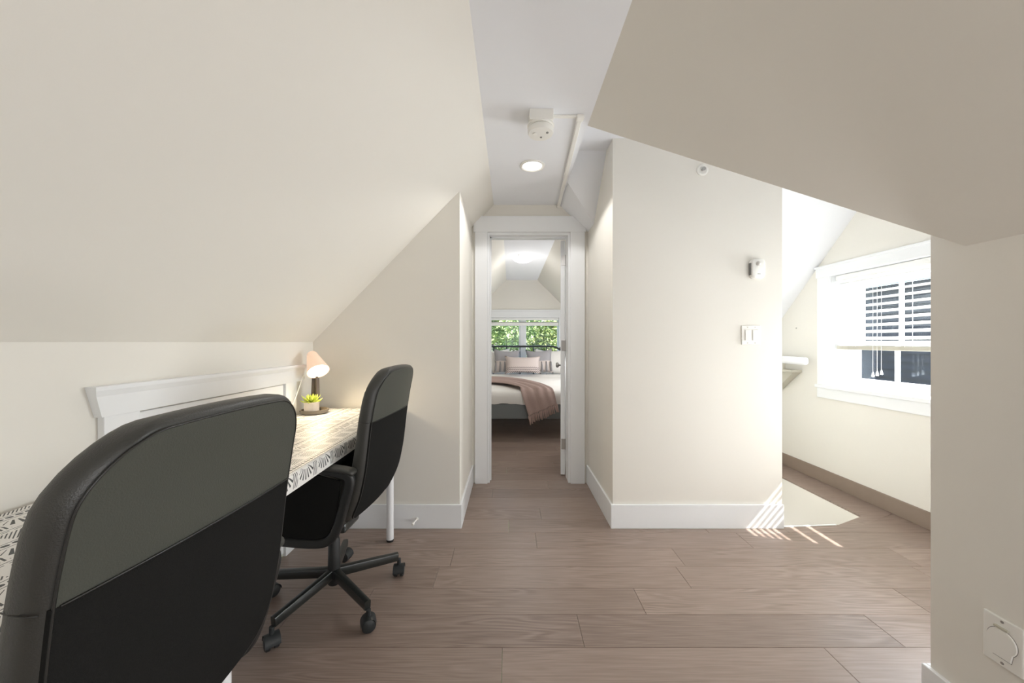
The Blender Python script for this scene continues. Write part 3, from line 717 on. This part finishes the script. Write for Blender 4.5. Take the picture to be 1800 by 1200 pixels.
# ------------------------------------------------------------------ desk, cloth
dk = thing('long_desk', 'long white desk on round white metal legs along the left wall', 'desk', (0, 0, 0))
DT = .742
bm = NB(); rbox(bm, -1.195, -.672, .40, 2.235, DT-.034, DT, .004); link('desktop', bm, M_wood_desk, dk)
def leg(x, y):
    bm = NB(); lathe(bm, [(.020, .012), (.020, DT-.04), (.045, DT-.038), (.045, DT-.034)], 20, Matrix.Translation((x, y, 0)))
    l = link('leg', bm, M_whitemetal, dk, True, auto=35)
    bm = NB(); lathe(bm, [(.019, 0), (.0205, .004), (.0205, .013)], 20, Matrix.Translation((x, y, 0))); link('rubber_foot', bm, M_blackplastic, l, True, auto=35)
for x, y in ((-.695, 2.105), (-1.15, 2.135), (-.695, .875), (-1.15, .875)): leg(x, y)
bm = NB(); uvl = bm.loops.layers.uv.new('UVMap')
prof = [(-1.197, DT+.003, 0)]
prof += [(-1.0, DT+.003, .197), (-.685, DT+.003, .512), (-.672, DT+.0015, .525), (-.6675, DT-.005, .533), (-.6665, DT-.05, .578)]
inner = [(-.6690, DT-.05), (-.6700, DT-.005), (-.6730, DT-.0003), (-.685, DT+.0008), (-1.197, DT+.0008)]
ys = [.395+i*(2.240-.395)/24 for i in range(25)]
rows_ = [[bm.verts.new((x+.0006*sin(yy*23)*(1 if z < DT else 0), yy, z)) for (x, z, u) in prof] for yy in ys]
def q(vs, us):
    f_ = bm.faces.new(vs)
    for l_, u_ in zip(f_.loops, us): l_[uvl].uv = u_
for i in range(24):
    for j in range(len(prof)-1):
        q((rows_[i][j], rows_[i][j+1], rows_[i+1][j+1], rows_[i+1][j]), ((ys[i], prof[j][2]), (ys[i], prof[j+1][2]), (ys[i+1], prof[j+1][2]), (ys[i+1], prof[j][2])))
ib = [[bm.verts.new((x, yy, z)) for (x, z) in inner] for yy in (ys[0], ys[-1])]
for j in range(len(inner)-1): bm.faces.new((ib[0][j], ib[0][j+1], ib[1][j+1], ib[1][j]))
bmesh.ops.recalc_face_normals(bm, faces=bm.faces)
tag(link('table_cover', bm, M_cloth, None, True, auto=50), 'white vinyl table cover printed with black tribal strokes over the desk', 'tablecloth')

# ------------------------------------------------------------------ office chairs
def make_chair(label):
    t = thing('office_chair', label, 'chair', group='black office chairs at the desk')
    # back surface x(z), local +x is the back of the chair
    ctrl = [(.44, .185), (.47, .206), (.55, .240), (.66, .262), (.84, .282), (.95, .300), (1.06, .328)]
    def xb(z):
        for (z0, x0), (z1, x1) in zip(ctrl, ctrl[1:]):
            if z <= z1: k = (z-z0)/(z1-z0); return x0+(x1-x0)*k
        return ctrl[-1][1]
    def xs(z): return (xb(z-.03)+2*xb(z)+xb(z+.03))/4
    Z0, Z1, W = .445, 1.050, .219
    rT, rB = .100, .05
    def halfw(z, ins=0):
        w_ = W - .012*max(0, (z-.84)/.2)**2
        if z > Z1-rT: d = z-(Z1-rT); return w_-rT+sqrt(max(0, (rT-ins)**2-d*d))
        if z < Z0+rB: d = (Z0+rB)-z; return w_-rB+sqrt(max(0, (rB-ins)**2-d*d))
        return w_-ins
    crown = lambda y: -.016*(y/W)**2        # the top edge arches a little
    ts = [0, .004, .012, .025, .045, .07, .11] + [.11+.75*i/16 for i in range(1, 17)] + [.89, .92, .945, .965, .98, .99, .996, 1]
    ss = [-1, -.985, -.955, -.92, -.88] + [-.80+.2*i for i in range(9)] + [.88, .92, .955, .985, 1]
    TH = .060; r = .024
    def P(s_, t_, side):
        z = Z0+(Z1-Z0)*t_; hw = halfw(z); y = s_*hw
        de = min(hw*(1-abs(s_)), (Z1-z), (z-Z0)); de = max(0, de)
        inset = r - sqrt(max(0, r*r-max(0, r-de)**2)) if de < r else 0
        zz = z + crown(y)*max(0, (t_-.5)*2)
        bow = .020*(y/W)**2
        x = xs(z) - bow
        th = TH*(.9+.25*max(0, 1-t_*2))
        return Vector((x-inset, y, zz)) if side else Vector((x-th+inset*.9, y, zz))
    bm = NB()
    g = {}
    for side in (0, 1):
        g[side] = [[bm.verts.new(P(s_, t_, side)) for t_ in ts] for s_ in ss]
        for i in range(len(ss)-1):
            for j in range(len(ts)-1):
                bm.faces.new((g[side][i][j], g[side][i+1][j], g[side][i+1][j+1], g[side][i][j+1]))
    ni, nj = len(ss)-1, len(ts)-1
    per_ = [(i, 0) for i in range(ni)]+[(ni, j) for j in range(nj)]+[(i, nj) for i in range(ni, 0, -1)]+[(0, j) for j in range(nj, 0, -1)]
    for a, b in zip(per_, per_[1:]+per_[:1]):
        bm.faces.new((g[0][a[0]][a[1]], g[0][b[0]][b[1]], g[1][b[0]][b[1]], g[1][a[0]][a[1]]))
    bmesh.ops.recalc_face_normals(bm, faces=bm.faces)
    link('backrest', bm, M_leather, t, True, auto=75)
    # back panels: smooth leather above, woven cloth below the cross seam
    def panel(z0, z1, m, name, lift, zin):
        bm = NB(); nu, nv = 16, 20
        def fn(u, v, off):
            z = z0+(z1-z0)*(1-(1-v)**2.2 if name[0] == 'u' else v**1.8); hw = halfw(z, zin); y = (u*2-1)*hw
            tt = (z-Z0)/(Z1-Z0)
            return Vector((xs(z)-.020*(y/W)**2+off, y, z+crown(y)*max(0, (tt-.5)*2)))
        gridsurf(bm, lambda u, v: fn(u, v, lift), nu, nv)
        # returned edge
        n_ = nu; pts = [(i/nu, 0) for i in range(nu)]+[(1, j/nv) for j in range(nv)]+[(1-i/nu, 1) for i in range(nu)]+[(0, 1-j/nv) for j in range(nv)]
        A_ = [bm.verts.new(fn(u, v, lift)) for u, v in pts]; B_ = [bm.verts.new(fn(u, v, -.006)) for u, v in pts]
        for i in range(len(pts)): bm.faces.new((A_[i], A_[(i+1) % len(pts)], B_[(i+1) % len(pts)], B_[i]))
        bmesh.ops.remove_doubles(bm, verts=bm.verts, dist=1e-5)
        bmesh.ops.recalc_face_normals(bm, faces=bm.faces)
        o = link(name, bm, m, t, True, auto=60)
        return o
    up = panel(.845, Z1-.0165, M_leather_back, 'upper_back_panel', .0015, .016)
    up['label'] = 'charcoal smooth leather upper back panel'
    lo = panel(Z0+.012, .845, M_fabric, 'lower_back_panel', .0022, .012)
    lo['label'] = 'black woven cloth lower back panel'
    # piping round the panel
    loop = []
    N = 60
    for i in range(N+1):
        k_ = .5-.5*cos(pi*i/N); z = Z0+.0145+(Z1-Z0-.029)*k_
        loop.append((z, 1))
    def edge(z, sg, ins):
        hw = halfw(z, ins); y = sg*hw; tt = (z-Z0)/(Z1-Z0)
        return Vector((xs(z)-.020*(y/W)**2+.0015, y, z+crown(y)*max(0, (tt-.5)*2)))
    path = [edge(z, 1, .014) for z, _ in loop]
    ztop = loop[-1][0]; hw = halfw(ztop, .014)
    for i in range(1, 12):
        y = hw*(1-2*i/12); path.append(Vector((xs(ztop)-.020*(y/W)**2+.0015, y, ztop+crown(y))))
    path += [edge(z, -1, .014) for z, _ in reversed(loop)]
    bm = NB(); sweep(bm, path, circ(.0016, 6), up=(1, 0, 0)); link('piping', bm, M_piping, t, True)
    bm = NB(); sweep(bm, [Vector((xs(.845)-.020*((s_*.2)/W)**2+.003, s_*.2, .845+crown(s_*.2)*max(0, ((.845-Z0)/(Z1-Z0)-.5)*2))) for s_ in [-1+i/6 for i in range(13)]], circ(.0016, 5), up=(0, 0, 1)); link('cross_seam', bm, M_piping, t, True)
    # seams round the thick edge where the leather hood ends
    for sg in (-1, 1):
        bm = NB(); z = .842; hw = halfw(z)
        sweep(bm, [(xs(z)-.018-.048, sg*(hw-.004), z), (xs(z)-.018-.030, sg*(hw+.0003), z), (xs(z)-.018-.014, sg*(hw+.0003), z-.001), (xs(z)-.018-.002, sg*(hw-.004), z-.002)], circ(.0010, 5))
        link('side_seam', bm, M_piping, t, True)
    # seat
    bm = NB(); rbox(bm, -.275, .135, -.232, .232, .405, .495, .035, 4); link('seat', bm, M_leather, t, True, auto=50)
    bm = NB(); rbox(bm, -.25, .09, -.21, .21, .375, .412, .012, 2); link('seat_pan', bm, M_blackplastic, t)
    bm = NB(); rbox(bm, -.09, .09, -.07, .07, .335, .378, .012, 2); link('tilt_mechanism', bm, M_blackmetal, t)
    # arm loops
    for sg in (-1, 1):
        y = sg*.245
        pth = spline([(.185, y, .655), (.12, y, .668), (.06, y, .672), (.01, y, .650), (-.07, y, .570), (-.135, y, .505), (-.150, y, .460), (-.125, y, .415), (-.06, y, .400), (.07, y, .395), (.125, y, .412), (.155, y, .46), (.182, y, .55), (.202, y, .63), (.185, y, .655)], 5)
        bm = NB(); sweep(bm, pth[:-1], rrect(.034, .026, .008, 3), up=(0, 1, 0), closed=True)
        bmesh.ops.recalc_face_normals(bm, faces=bm.faces); am = link('armrest', bm, M_blackplastic, t, True, auto=60)
        bm = NB(); slabp = [(.165, .63), (.06, .655), (.01, .635), (-.07, .56), (-.13, .50), (-.14, .46), (-.12, .42), (.07, .405), (.12, .42), (.15, .50)]
        fa = [bm.verts.new((px_, y-.004, pz_)) for px_, pz_ in slabp]; fb = [bm.verts.new((px_, y+.004, pz_)) for px_, pz_ in slabp]
        bm.faces.new(fa); bm.faces.new(list(reversed(fb)))
        for i in range(10): bm.faces.new((fa[i], fa[(i+1) % 10], fb[(i+1) % 10], fb[i]))
        bmesh.ops.recalc_face_normals(bm, faces=bm.faces); link('arm_loop_shade', bm, M_fabric, am)  # dark sheet filling the arm loop, stands for the shade seen through it
        bm = NB(); sweep(bm, spline([(.215, y, .655), (.205, y, .668), (.14, y, .678), (.06, y, .682), (.00, y, .655), (-.02, y, .636)], 5), rrect(.048, .016, .007, 3), up=(0, 0, 1),
                         scales=[.55, .7, .8, .9, 1]+[1]*16+[.9, .8, .7, .6, .5])
        link('arm_pad', bm, M_leather, am, True, auto=60)
    # gas column and base
    BO = Matrix.Translation((-.006, .022, 0))
    bm = NB(); lathe(bm, [(.0135, .22), (.0135, .36)], 18, BO); link('gas_lift', bm, M_steel if False else M_blackmetal, t, True, auto=35)
    bm = NB(); lathe(bm, [(.022, .066), (.026, .072), (.026, .150), (.0245, .262), (.021, .27), (.021, .275)], 22, BO); link('column_sleeve', bm, M_blackplastic, t, True, auto=35)
    for k in range(5):
        a = radians(180+72*k)
        bm = NB()
        pr = rrect(.028, .041, .006, 2)
        sweep(bm, [(.022*cos(a), .022*sin(a), .116), (.284*cos(a), .284*sin(a), .096)], pr, scales=[1.05, .92])
        bm.transform(BO); lg = link('base_leg', bm, M_blackmetal, t, True, auto=35)
        bm = NB()
        c0 = Vector((.290*cos(a), .290*sin(a), 0)); yaw = a+radians(65)
        MX = Matrix.Translation((c0.x, c0.y, .027)) @ Matrix.Rotation(yaw, 4, 'Z')
        for sg in (-1, 1):
            lathe(bm, [(.018, sg*.008), (.0265, sg*.008), (.0265, sg*.020), (.022, sg*.024), (.0005, sg*.025)], 20, MX @ Matrix.Rotation(radians(90), 4, 'X'))
        ring_ = []
        hood = [( .030*cos(radians(q_)), .030*sin(radians(q_))) for q_ in range(-5, 186, 19)]
        for sg in (-1, 1): ring_.append([bm.verts.new(MX @ Vector((hx, sg*.0255, hz))) for hx, hz in hood])
        for i in range(len(hood)-1): bm.faces.new((ring_[0][i], ring_[0][i+1], ring_[1][i+1], ring_[1][i]))
        lathe(bm, [(.009, .026), (.009, .056)], 10, MX)
        bm.transform(BO); bmesh.ops.recalc_face_normals(bm, faces=bm.faces)
        link('caster', bm, M_caster, lg, True, auto=40)
    return t
ch = make_chair('far black office chair before the lamp, its five castor base in full view')
ch.location = (-.787, 1.615, 0); ch.rotation_euler = (0, 0, radians(-3))
c2 = copy_tree(ch); c2.location = (-.785, .640, 0); c2['label'] = 'nearest black office chair, its big leather back filling the lower left corner'
for c_ in c2.children: pass

# ------------------------------------------------------------------ lamp, tray, plant
TZ = DT+.004
TX, TY = -1.115, 2.075
tr = thing('round_tray', 'round stone-grey rimmed tray holding lamp and plant at the desk corner', 'tray', (TX, TY, TZ))
bm = NB(); lathe(bm, [(.064, 0), (.070, .004), (.071, .022), (.067, .022), (.065, .008), (.0005, .007)], 40); link('dish', bm, M_tray, tr, True, auto=35)
for a in (30, 210):
    bm = NB(); sweep(bm, [(  .072*cos(radians(a+d)), .072*sin(radians(a+d)), .017) for d in range(-9, 10, 3)], rrect(.006, .006, .002)); link('handle', bm, M_tray, tr)
pt = thing('potted_succulent', 'small green succulent in a ribbed off-white pot on the tray', 'plant', (TX-.004, TY-.024, TZ+.0085))
bm = NB(); lathe(bm, [(.034, 0), (.038, .003)]+[(.038+.001*(i % 2), .006+.005*i) for i in range(10)]+[(.041, .060), (.038, .060), (.035, .052), (.0005, .052)], 30); link('pot', bm, M_pot, pt, True, auto=35)
for ringi, (nl, ln, el) in enumerate(((9, .066, 25), (8, .064, 48), (6, .054, 70))):
    for k in range(nl):
        az = 2*pi*k/nl+ringi*.35; bm = NB(); e_ = radians(el+random.uniform(-6, 6)); L_ = ln*random.uniform(.9, 1.1)
        MX = Matrix.Translation((0, 0, .054)) @ Matrix.Rotation(az, 4, 'Z') @ Matrix.Rotation(-e_, 4, 'Y')
        sweep(bm, [MX @ Vector((L_*q_, 0, .010*sin(q_*pi*.8)*-1)) for q_ in (.05, .25, .5, .75, .92, 1)], [(.5, 0), (.25, .22), (-.25, .22), (-.5, 0), (0, -.16)], up=(0, 0, 1), scales=[.010, .016, .018, .013, .006, .001])
        link('leaf', bm, M_leaf_succ, pt, True)
lm = thing('desk_lamp', 'lit desk lamp with tilted cone shade and dark wooden stem in the corner', 'lamp', (TX-.012, TY+.034, TZ+.0085))
bm = NB()
for a in (90, 210, 330):
    sweep(bm, [(.018*cos(radians(a)), .018*sin(radians(a)), 0), (.009*cos(radians(a)), .009*sin(radians(a)), .235)], rrect(.022, .018, .005), up=(cos(radians(a)), sin(radians(a)), 0))
lathe(bm, [(.028, 0), (.028, .006), (.02, .008)], 20); lathe(bm, [(.012, .19), (.012, .245)], 14)
link('stem', bm, M_lampstem, lm)
SM = Matrix.Translation((.016, -.026, .262)) @ Matrix.Rotation(radians(50), 4, 'Z') @ Matrix.Rotation(radians(-43), 4, 'X')
bm = NB(); lathe(bm, [(.060, -.045), (.059, -.043), (.026, .085), (.020, .093), (.0005, .094), (.0005, .091), (.018, .090), (.024, .083), (.057, -.045), (.060, -.045)], 36, SM, cap=False); link('shade', bm, M_lampshade, lm, True, auto=50)
bm = NB(); lathe(bm, [(.0005, .0), (.055, .0), (.055, -.004), (.0005, -.005)], 28, SM @ Matrix.Translation((0, 0, -.036)), cap=False); link('diffuser', bm, emit('bulb_glow', (255, 232, 196), 9), lm, True)
dvec = SM.to_3x3() @ Vector((0, 0, -1))
sp0 = SM @ Vector((0, 0, -.045)) + Vector(lm.location)
spt = lamp('lamp_beam', 'SPOT', sp0+dvec*.02, 5.5, (1, .80, .52), aim=dvec); spt.data.spot_size = radians(165); spt.data.spot_blend = .6; spt.data.shadow_soft_size = .04
# cord
bm = NB(); sweep(bm, spline([(XL+.012, 2.145, Z(-.215)), (XL+.03, 2.10, Z(-.19)), (XL+.045, 2.03, Z(-.26)), (XL+.04, 1.97, Z(-.36)), (XL+.05, 1.95, TZ+.004)], 6), circ(.003, 6)); tag(link('lamp_cord', bm, M_plastic), 'thin white cord hanging over the white panel beside the lamp', 'cord')

# ------------------------------------------------------------------ bed and bedding
bd = thing('bed', 'double bed with grey rails and black metal headboard under the window', 'bed', (0, 0, 0))
bx0, bx1, by0, by1 = -.62, .98, 4.34, 6.42
bm = NB(); rbox(bm, bx0, bx1, by0, by0+.04, .235, .41, .006); link('foot_rail', bm, M_bed, bd)
for x0, x1 in ((bx0, bx0+.03), (bx1-.03, bx1)):
    bm = NB(); rbox(bm, x0, x1, by0+.04, by1, .235, .41, .006); link('side_rail', bm, M_bed, bd)
for x in (bx0+.04, bx1-.04):
    for y in (by0+.12, by1-.05):
        bm = NB(); rbox(bm, x-.025, x+.025, y-.025, y+.025, 0, .24, .004); link('leg', bm, M_bed, bd)
bm = NB(); rbox(bm, bx0+.03, bx1-.03, by0+.05, by1-.02, .36, .545, .03, 3); link('mattress', bm, M_linen, bd, True, auto=50)
bm = NB(); hp = spline([(bx0+.0, 6.47, .85), (bx0+.03, 6.47, 1.0), (bx0+.14, 6.47, 1.068), (bx0+.3, 6.47, 1.072), (.18, 6.47, 1.072), (.66, 6.47, 1.072), (.80, 6.47, 1.060), (.90, 6.47, 1.0), (.96, 6.47, .93)], 6)
hp = [Vector((p.x, p.y, p.z)) for p in hp] + [Vector((.98, 6.47, .86)), Vector((.98, 6.47, .35))]
sweep(bm, hp, circ(.017, 10), up=(0, 1, 0)); link('headboard_rail', bm, M_blackmetal, bd, True)
for i in range(6):
    x = -.30+.2365*(i-0); 
    if x < .9:
        bm = NB(); sweep(bm, [(x, 6.47, .40), (x, 6.47, 1.06)], circ(.009, 8), up=(0, 1, 0)); link('headboard_spindle', bm, M_blackmetal, bd, True)
bm = NB()
# duvet: a soft slab with rippled hem
def duv(u, v):
    s_ = u*2-1; X = (bx0+bx1)/2; hwx = (bx1-bx0)/2+.02
    y = by0-.03+(6.05-by0+.03)*v
    drop = 0
    y_e = max(0, 1-v/.045)
    z = .562+.006*sin(9*u+3)*sin(7*v+1)+.004*sin(31*u+11*v)
    return Vector((X+s_*hwx, y, z))
cols = 44
prof_d = [(.412, -.004), (.45, -.014), (.50, -.016), (.535, -.008), (.556, .012), (.566, .05)]
vs = []
for i in range(cols+1):
    u = i/cols; col_ = []
    x = bx0-.01+(bx1-bx0+.02)*u
    for k, (z, dy) in enumerate(prof_d):
        col_.append(bm.verts.new((x, by0+dy+.006*sin(u*37+k*.6)*(1-k/6), z+(.006*sin(u*23)+.004*sin(u*61) if k == 0 else 0))))
    for k in range(1, 15):
        v = k/14; y = by0+.05+(5.98-by0-.05)*v
        col_.append(bm.verts.new((x, y, .568+.010*sin(u*8+v*5)*sin(v*9)+.012*v)))
    col_.append(bm.verts.new((x, 6.02, .612))); col_.append(bm.verts.new((x, 6.07, .615))); col_.append(bm.verts.new((x, 6.09, .57)))
    vs.append(col_)
for a, b in zip(vs, vs[1:]):
    for k in range(len(a)-1): bm.faces.new((a[k], b[k], b[k+1], a[k+1]))
for col_, sg in ((vs[0], -1), (vs[-1], 1)):
    low = [bm.verts.new((v.co.x+sg*.02, v.co.y, .42)) for v in col_[4:]]
    for k in range(len(low)-1): bm.faces.new((col_[4+k], col_[5+k], low[k+1], low[k]) if sg > 0 else (col_[5+k], col_[4+k], low[k], low[k+1]))
bmesh.ops.recalc_face_normals(bm, faces=bm.faces)
tag(link('duvet', bm, M_linen, None, True, auto=70), 'smooth white duvet folded back below the pillows on the bed', 'bedding')

def pillow(name, label, w_, h_, d_, loc, rx, m, group=None, rz=0, ry=0, pinch=.22, parent=None):
    bm = NB(); N = 14
    def fn(u, v, sg):
        a, b = u*2-1, v*2-1
        k = (1-abs(a)**2.6)**.55*(1-abs(b)**2.6)**.55
        x = a*w_/2*(1-pinch*(1-b*b)*abs(a)**3*0.6); z = b*h_/2*(1-pinch*(1-a*a)*abs(b)**3)
        z += 0.0
        return Vector((x, sg*d_/2*k, z))
    A = [[bm.verts.new(fn(i/N, j/N, -1)) for j in range(N+1)] for i in range(N+1)]
    B = [[A[i][j] if i in (0, N) or j in (0, N) else bm.verts.new(fn(i/N, j/N, 1)) for j in range(N+1)] for i in range(N+1)]
    for i in range(N):
        for j in range(N):
            bm.faces.new((A[i][j], A[i+1][j], A[i+1][j+1], A[i][j+1])); bm.faces.new((B[i][j], B[i][j+1], B[i+1][j+1], B[i+1][j]))
    o = link(name, bm, m, parent, True); o.location = loc; o.rotation_euler = (rx, ry, rz)
    if parent is None:
        tag(o, label, 'pillow' if 'sleeping' in name else 'cushion', group)
    return o
pillow('sleeping_pillow', 'big white pillow leaning on the headboard at the left of the bed', .66, .50, .17, (-.33, 6.30, .80), radians(-14), M_linen)
pillow('sleeping_pillow', 'big white pillow leaning on the headboard at the right of the bed', .62, .50, .17, (.72, 6.30, .80), radians(-14), M_linen)
def fringed(label, x, rz, ry):
    o = pillow('square_cushion', label, .46, .44, .15, (x, 6.155, .822), radians(-16), M_twotone, 'grey cushions with blush tassels', rz, ry)
    for i in range(6):
        xx = -.19+i*.076; bm = NB()
        sweep(bm, [(xx, -.060-.01*(1-abs(xx)/.2), -.02), (xx+.003, -.070, -.10), (xx, -.055, -.19)], circ(.016, 7), up=(0, 1, 0), scales=[.7, 1, 1.05]); link('tassel', bm, M_pillow_grey, o, True)
    return o
fringed('grey tasselled cushion showing behind the left end of the lumbar cushion', -.06, radians(4), radians(2))
fringed('grey tasselled cushion showing behind the right end of the lumbar cushion', .49, radians(-4), radians(-3))
pillow('lumbar_cushion', 'long blush lumbar cushion with patterned lower band front and centre', .60, .31, .15, (.205, 5.97, .776), radians(-18), M_zig)

# throw blanket: path over the top of the duvet then down over the foot
bm = NB()
TZt = .592
def topd(pts): return [Vector(p) for p in pts]
# outer (window side) and inner (foot side) edges as lying on the bed
outer = spline([(-.72, 5.60, .590), (-.30, 5.66, .590), (.10, 5.45, .590), (.36, 4.98, .588), (.47, 4.55, .590), (.51, 4.36, .578), (.525, 4.305, .53), (.535, 4.290, .48), (.545, 4.283, .43)], 6)
inner_ = spline([(-.72, 5.05, .590), (-.35, 4.95, .590), (-.10, 4.80, .590), (.0, 4.62, .588), (.07, 4.46, .590), (.12, 4.36, .578), (.145, 4.300, .50), (.18, 4.283, .40), (.215, 4.280, .285)], 6)
NU = 22
rows_ = []
nn = len(outer)
for i, (a, b) in enumerate(zip(outer, inner_)):
    rr_ = []
    tt = i/(nn-1)
    for j in range(NU+1):
        f_ = j/NU; p = a.lerp(b, f_)
        k = .014*(1+cos(f_*24+tt*2.5)) * (1-.3*tt) + .006*sin(f_*11-tt*4)+.004
        # along the surface normal
        if p.z > .57: p = p+Vector((0, 0, max(0, k)))
        else: p = p+Vector((0, -max(0, k)*.8, 0))
        rr_.append(p)
    rows_.append(rr_)
V_ = [[bm.verts.new(p) for p in r_] for r_ in rows_]
for a, b in zip(V_, V_[1:]):
    for j in range(NU): bm.faces.new((a[j], a[j+1], b[j+1], b[j]))
bmesh.ops.recalc_face_normals(bm, faces=bm.faces)
th = link('throw_blanket', bm, M_throw, None, True); tag(th, 'dusty pink fringed throw laid across the duvet and hanging over the foot', 'blanket')
sm = th.modifiers.new('thick', 'SOLIDIFY'); sm.thickness = .006; sm.offset = 0
for j in range(0, NU+1):
    p = rows_[-1][j]; bm = NB(); d = Vector((.02+random.uniform(-.01, .01), -.004, -.085-random.uniform(0, .02)))
    k0 = Vector((0, -.002, 0))
    sweep(bm, [p+k0, p+k0+d*.25, p+k0+d*.7, p+k0+d], circ(.007, 6), up=(0, 1, 0), scales=[.7, 1.25, .9, 1.1]); link('fringe_knot', bm, M_fringe, th, True)

# ------------------------------------------------------------------ outside: neighbour house and trees
nh = thing('neighbour_house', 'dark navy board-sided house seen through the stairwell window blind', 'building', (0, 0, 0))
NX = 5.6
bm = NB(); box(bm, NX+.03, NX+4, -1.0, 9.5, -4.5, 2.0); link('wall', bm, M_siding, nh)
bh = .115; sb = None
for i in range(26):
    z = -1.2+i*bh
    if sb is None:
        bm = NB(); v = [bm.verts.new(p) for p in ((NX+.03, 0, 0), (NX-.025, 0, 0), (NX+.022, 0, bh), (NX+.03, 0, bh), (NX+.03, 8.0, 0), (NX-.025, 8.0, 0), (NX+.022, 8.0, bh), (NX+.03, 8.0, bh))]
        for f_ in ((0, 1, 2, 3), (7, 6, 5, 4), (1, 5, 6, 2), (0, 4, 5, 1), (2, 6, 7, 3)): bm.faces.new([v[k] for k in f_])
        sb = link('siding_board', bm, M_siding, nh); sb.location.z = z
    else:
        c = sb.copy(); C.objects.link(c); c.location.z = z
bm = NB()
v = [(NX-.35, -1, 2.02), (NX-.35, 9.5, 2.02), (NX+2.2, 9.5, 3.6), (NX+2.2, -1, 3.6)]
t0 = [bm.verts.new(p) for p in v]; t1 = [bm.verts.new((p[0], p[1], p[2]+.12)) for p in v]
bm.faces.new(t0); bm.faces.new(list(reversed(t1)))
for i in range(4): bm.faces.new((t0[i], t0[(i+1) % 4], t1[(i+1) % 4], t1[i]))
link('roof', bm, M_roofing, nh)
bm = NB(); box(bm, NX-.40, NX-.34, -1, 9.5, 1.95, 2.14); link('fascia', bm, M_sidetrim, nh)

def tree(label, x, y, zc, R, n, m, trunk_r=.16, seed=1, leaf=.10):
    rnd = random.Random(seed)
    t = thing('garden_tree', label, 'tree', (x, y, -4.5), 0, 'trees beyond the bedroom window')
    bm = NB(); top = zc+4.5
    sweep(bm, spline([(0, 0, 0), (.1, .05, top*.4), (-.05, 0, top*.75), (.05, .05, top+R*.4)], 4), circ(trunk_r, 8), up=(0, 1, 0), scales=[1-.055*i for i in range(13)]); link('trunk', bm, M_bark, t, True)
    for k in range(6):
        a = k*1.05; bm = NB(); h0 = top*.62+k*.25
        sweep(bm, [(0, 0, h0), (R*.35*cos(a), R*.35*sin(a), h0+R*.3), (R*.75*cos(a), R*.75*sin(a), h0+R*.55)], circ(.06, 6), scales=[1, .7, .25]); link('branch', bm, M_bark, t, True)
    verts = []; faces = []; tint = []
    clumps = []
    for k in range(46):
        d = Vector((rnd.gauss(0, 1), rnd.gauss(0, 1), rnd.gauss(0, 1))).normalized()*R*rnd.uniform(.45, 1.0)
        d.z *= 1.15; clumps.append((d, rnd.uniform(.28, .5)*R*.62, rnd.uniform(-.18, .18)))
    for i in range(n):
        c, cr, tn = clumps[rnd.randrange(len(clumps))]
        d = Vector((rnd.gauss(0, 1), rnd.gauss(0, 1), rnd.gauss(0, 1))).normalized()*cr*rnd.uniform(.75, 1.05)
        p = c+d+Vector((0, 0, top)); s_ = leaf*rnd.uniform(.6, 1.3)
        e = Euler((rnd.uniform(-1.0, 1.0), rnd.uniform(-1.0, 1.0), rnd.uniform(0, 6.3))).to_matrix()
        b0 = len(verts)
        for q_ in ((-.9, 0, 0), (0, -.42, .08), (.9, 0, 0), (0, .42, .08)): verts.append(p+e @ (Vector(q_)*s_))
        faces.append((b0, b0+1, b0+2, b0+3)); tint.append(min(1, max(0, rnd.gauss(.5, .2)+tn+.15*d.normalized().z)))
    me = bpy.data.meshes.new('foliage'); me.from_pydata(verts, [], faces); me.materials.append(m)
    ca = me.color_attributes.new('tint', 'FLOAT_COLOR', 'CORNER')
    for i, tv in enumerate(tint):
        for k in range(4): ca.data[i*4+k].color = (tv, tv, tv, 1)
    o = bpy.data.objects.new('foliage', me); C.objects.link(o); o.parent = t; o['kind'] = 'stuff'
    return t
tree('mid-green leafy tree filling the left bedroom window pane', -1.25, 12.6, .8, 1.9, 15000, M_leafA, seed=3)
tree('yellow-green leafy tree filling the right bedroom window pane', 2.35, 13.9, .8, 1.75, 12000, M_leafB, seed=5)
tree('purplish-leaved tree at the upper right of the bedroom window', 3.5, 17.2, 2.9, 1.6, 9000, M_leafC, seed=8)
tree('dark green tree standing behind the gap between the nearer trees', -1.6, 22.5, 1.5, 3.3, 14000, M_leafA, seed=11, leaf=.14)
gh = thing('garden_house', 'white gabled house glimpsed between branches at the right window edge', 'building', (0, 0, 0))
bm = NB(); box(bm, 3.7, 8.2, 25, 29, -4.5, 1.15)
link('wall', bm, M_sidetrim, gh)
bm = NB()
v = [bm.verts.new(p) for p in ((3.35, 24.8, .95), (5.9, 24.8, 2.7), (8.5, 24.8, .95), (3.35, 29, .95), (5.9, 29, 2.7), (8.5, 29, .95), (3.6, 24.8, .95), (5.9, 24.8, 2.5), (8.25, 24.8, .95))]
for f_ in ((0, 3, 4, 1), (1, 4, 5, 2), (0, 1, 7, 6), (1, 2, 8, 7)): bm.faces.new([v[i] for i in f_])
link('roof', bm, M_roofing, gh)
bm = NB(); poly(bm, [(3.65, 24.95, 1.0), (5.9, 24.95, 2.5), (8.2, 24.95, 1.0)]); link('gable', bm, M_sidetrim, gh)
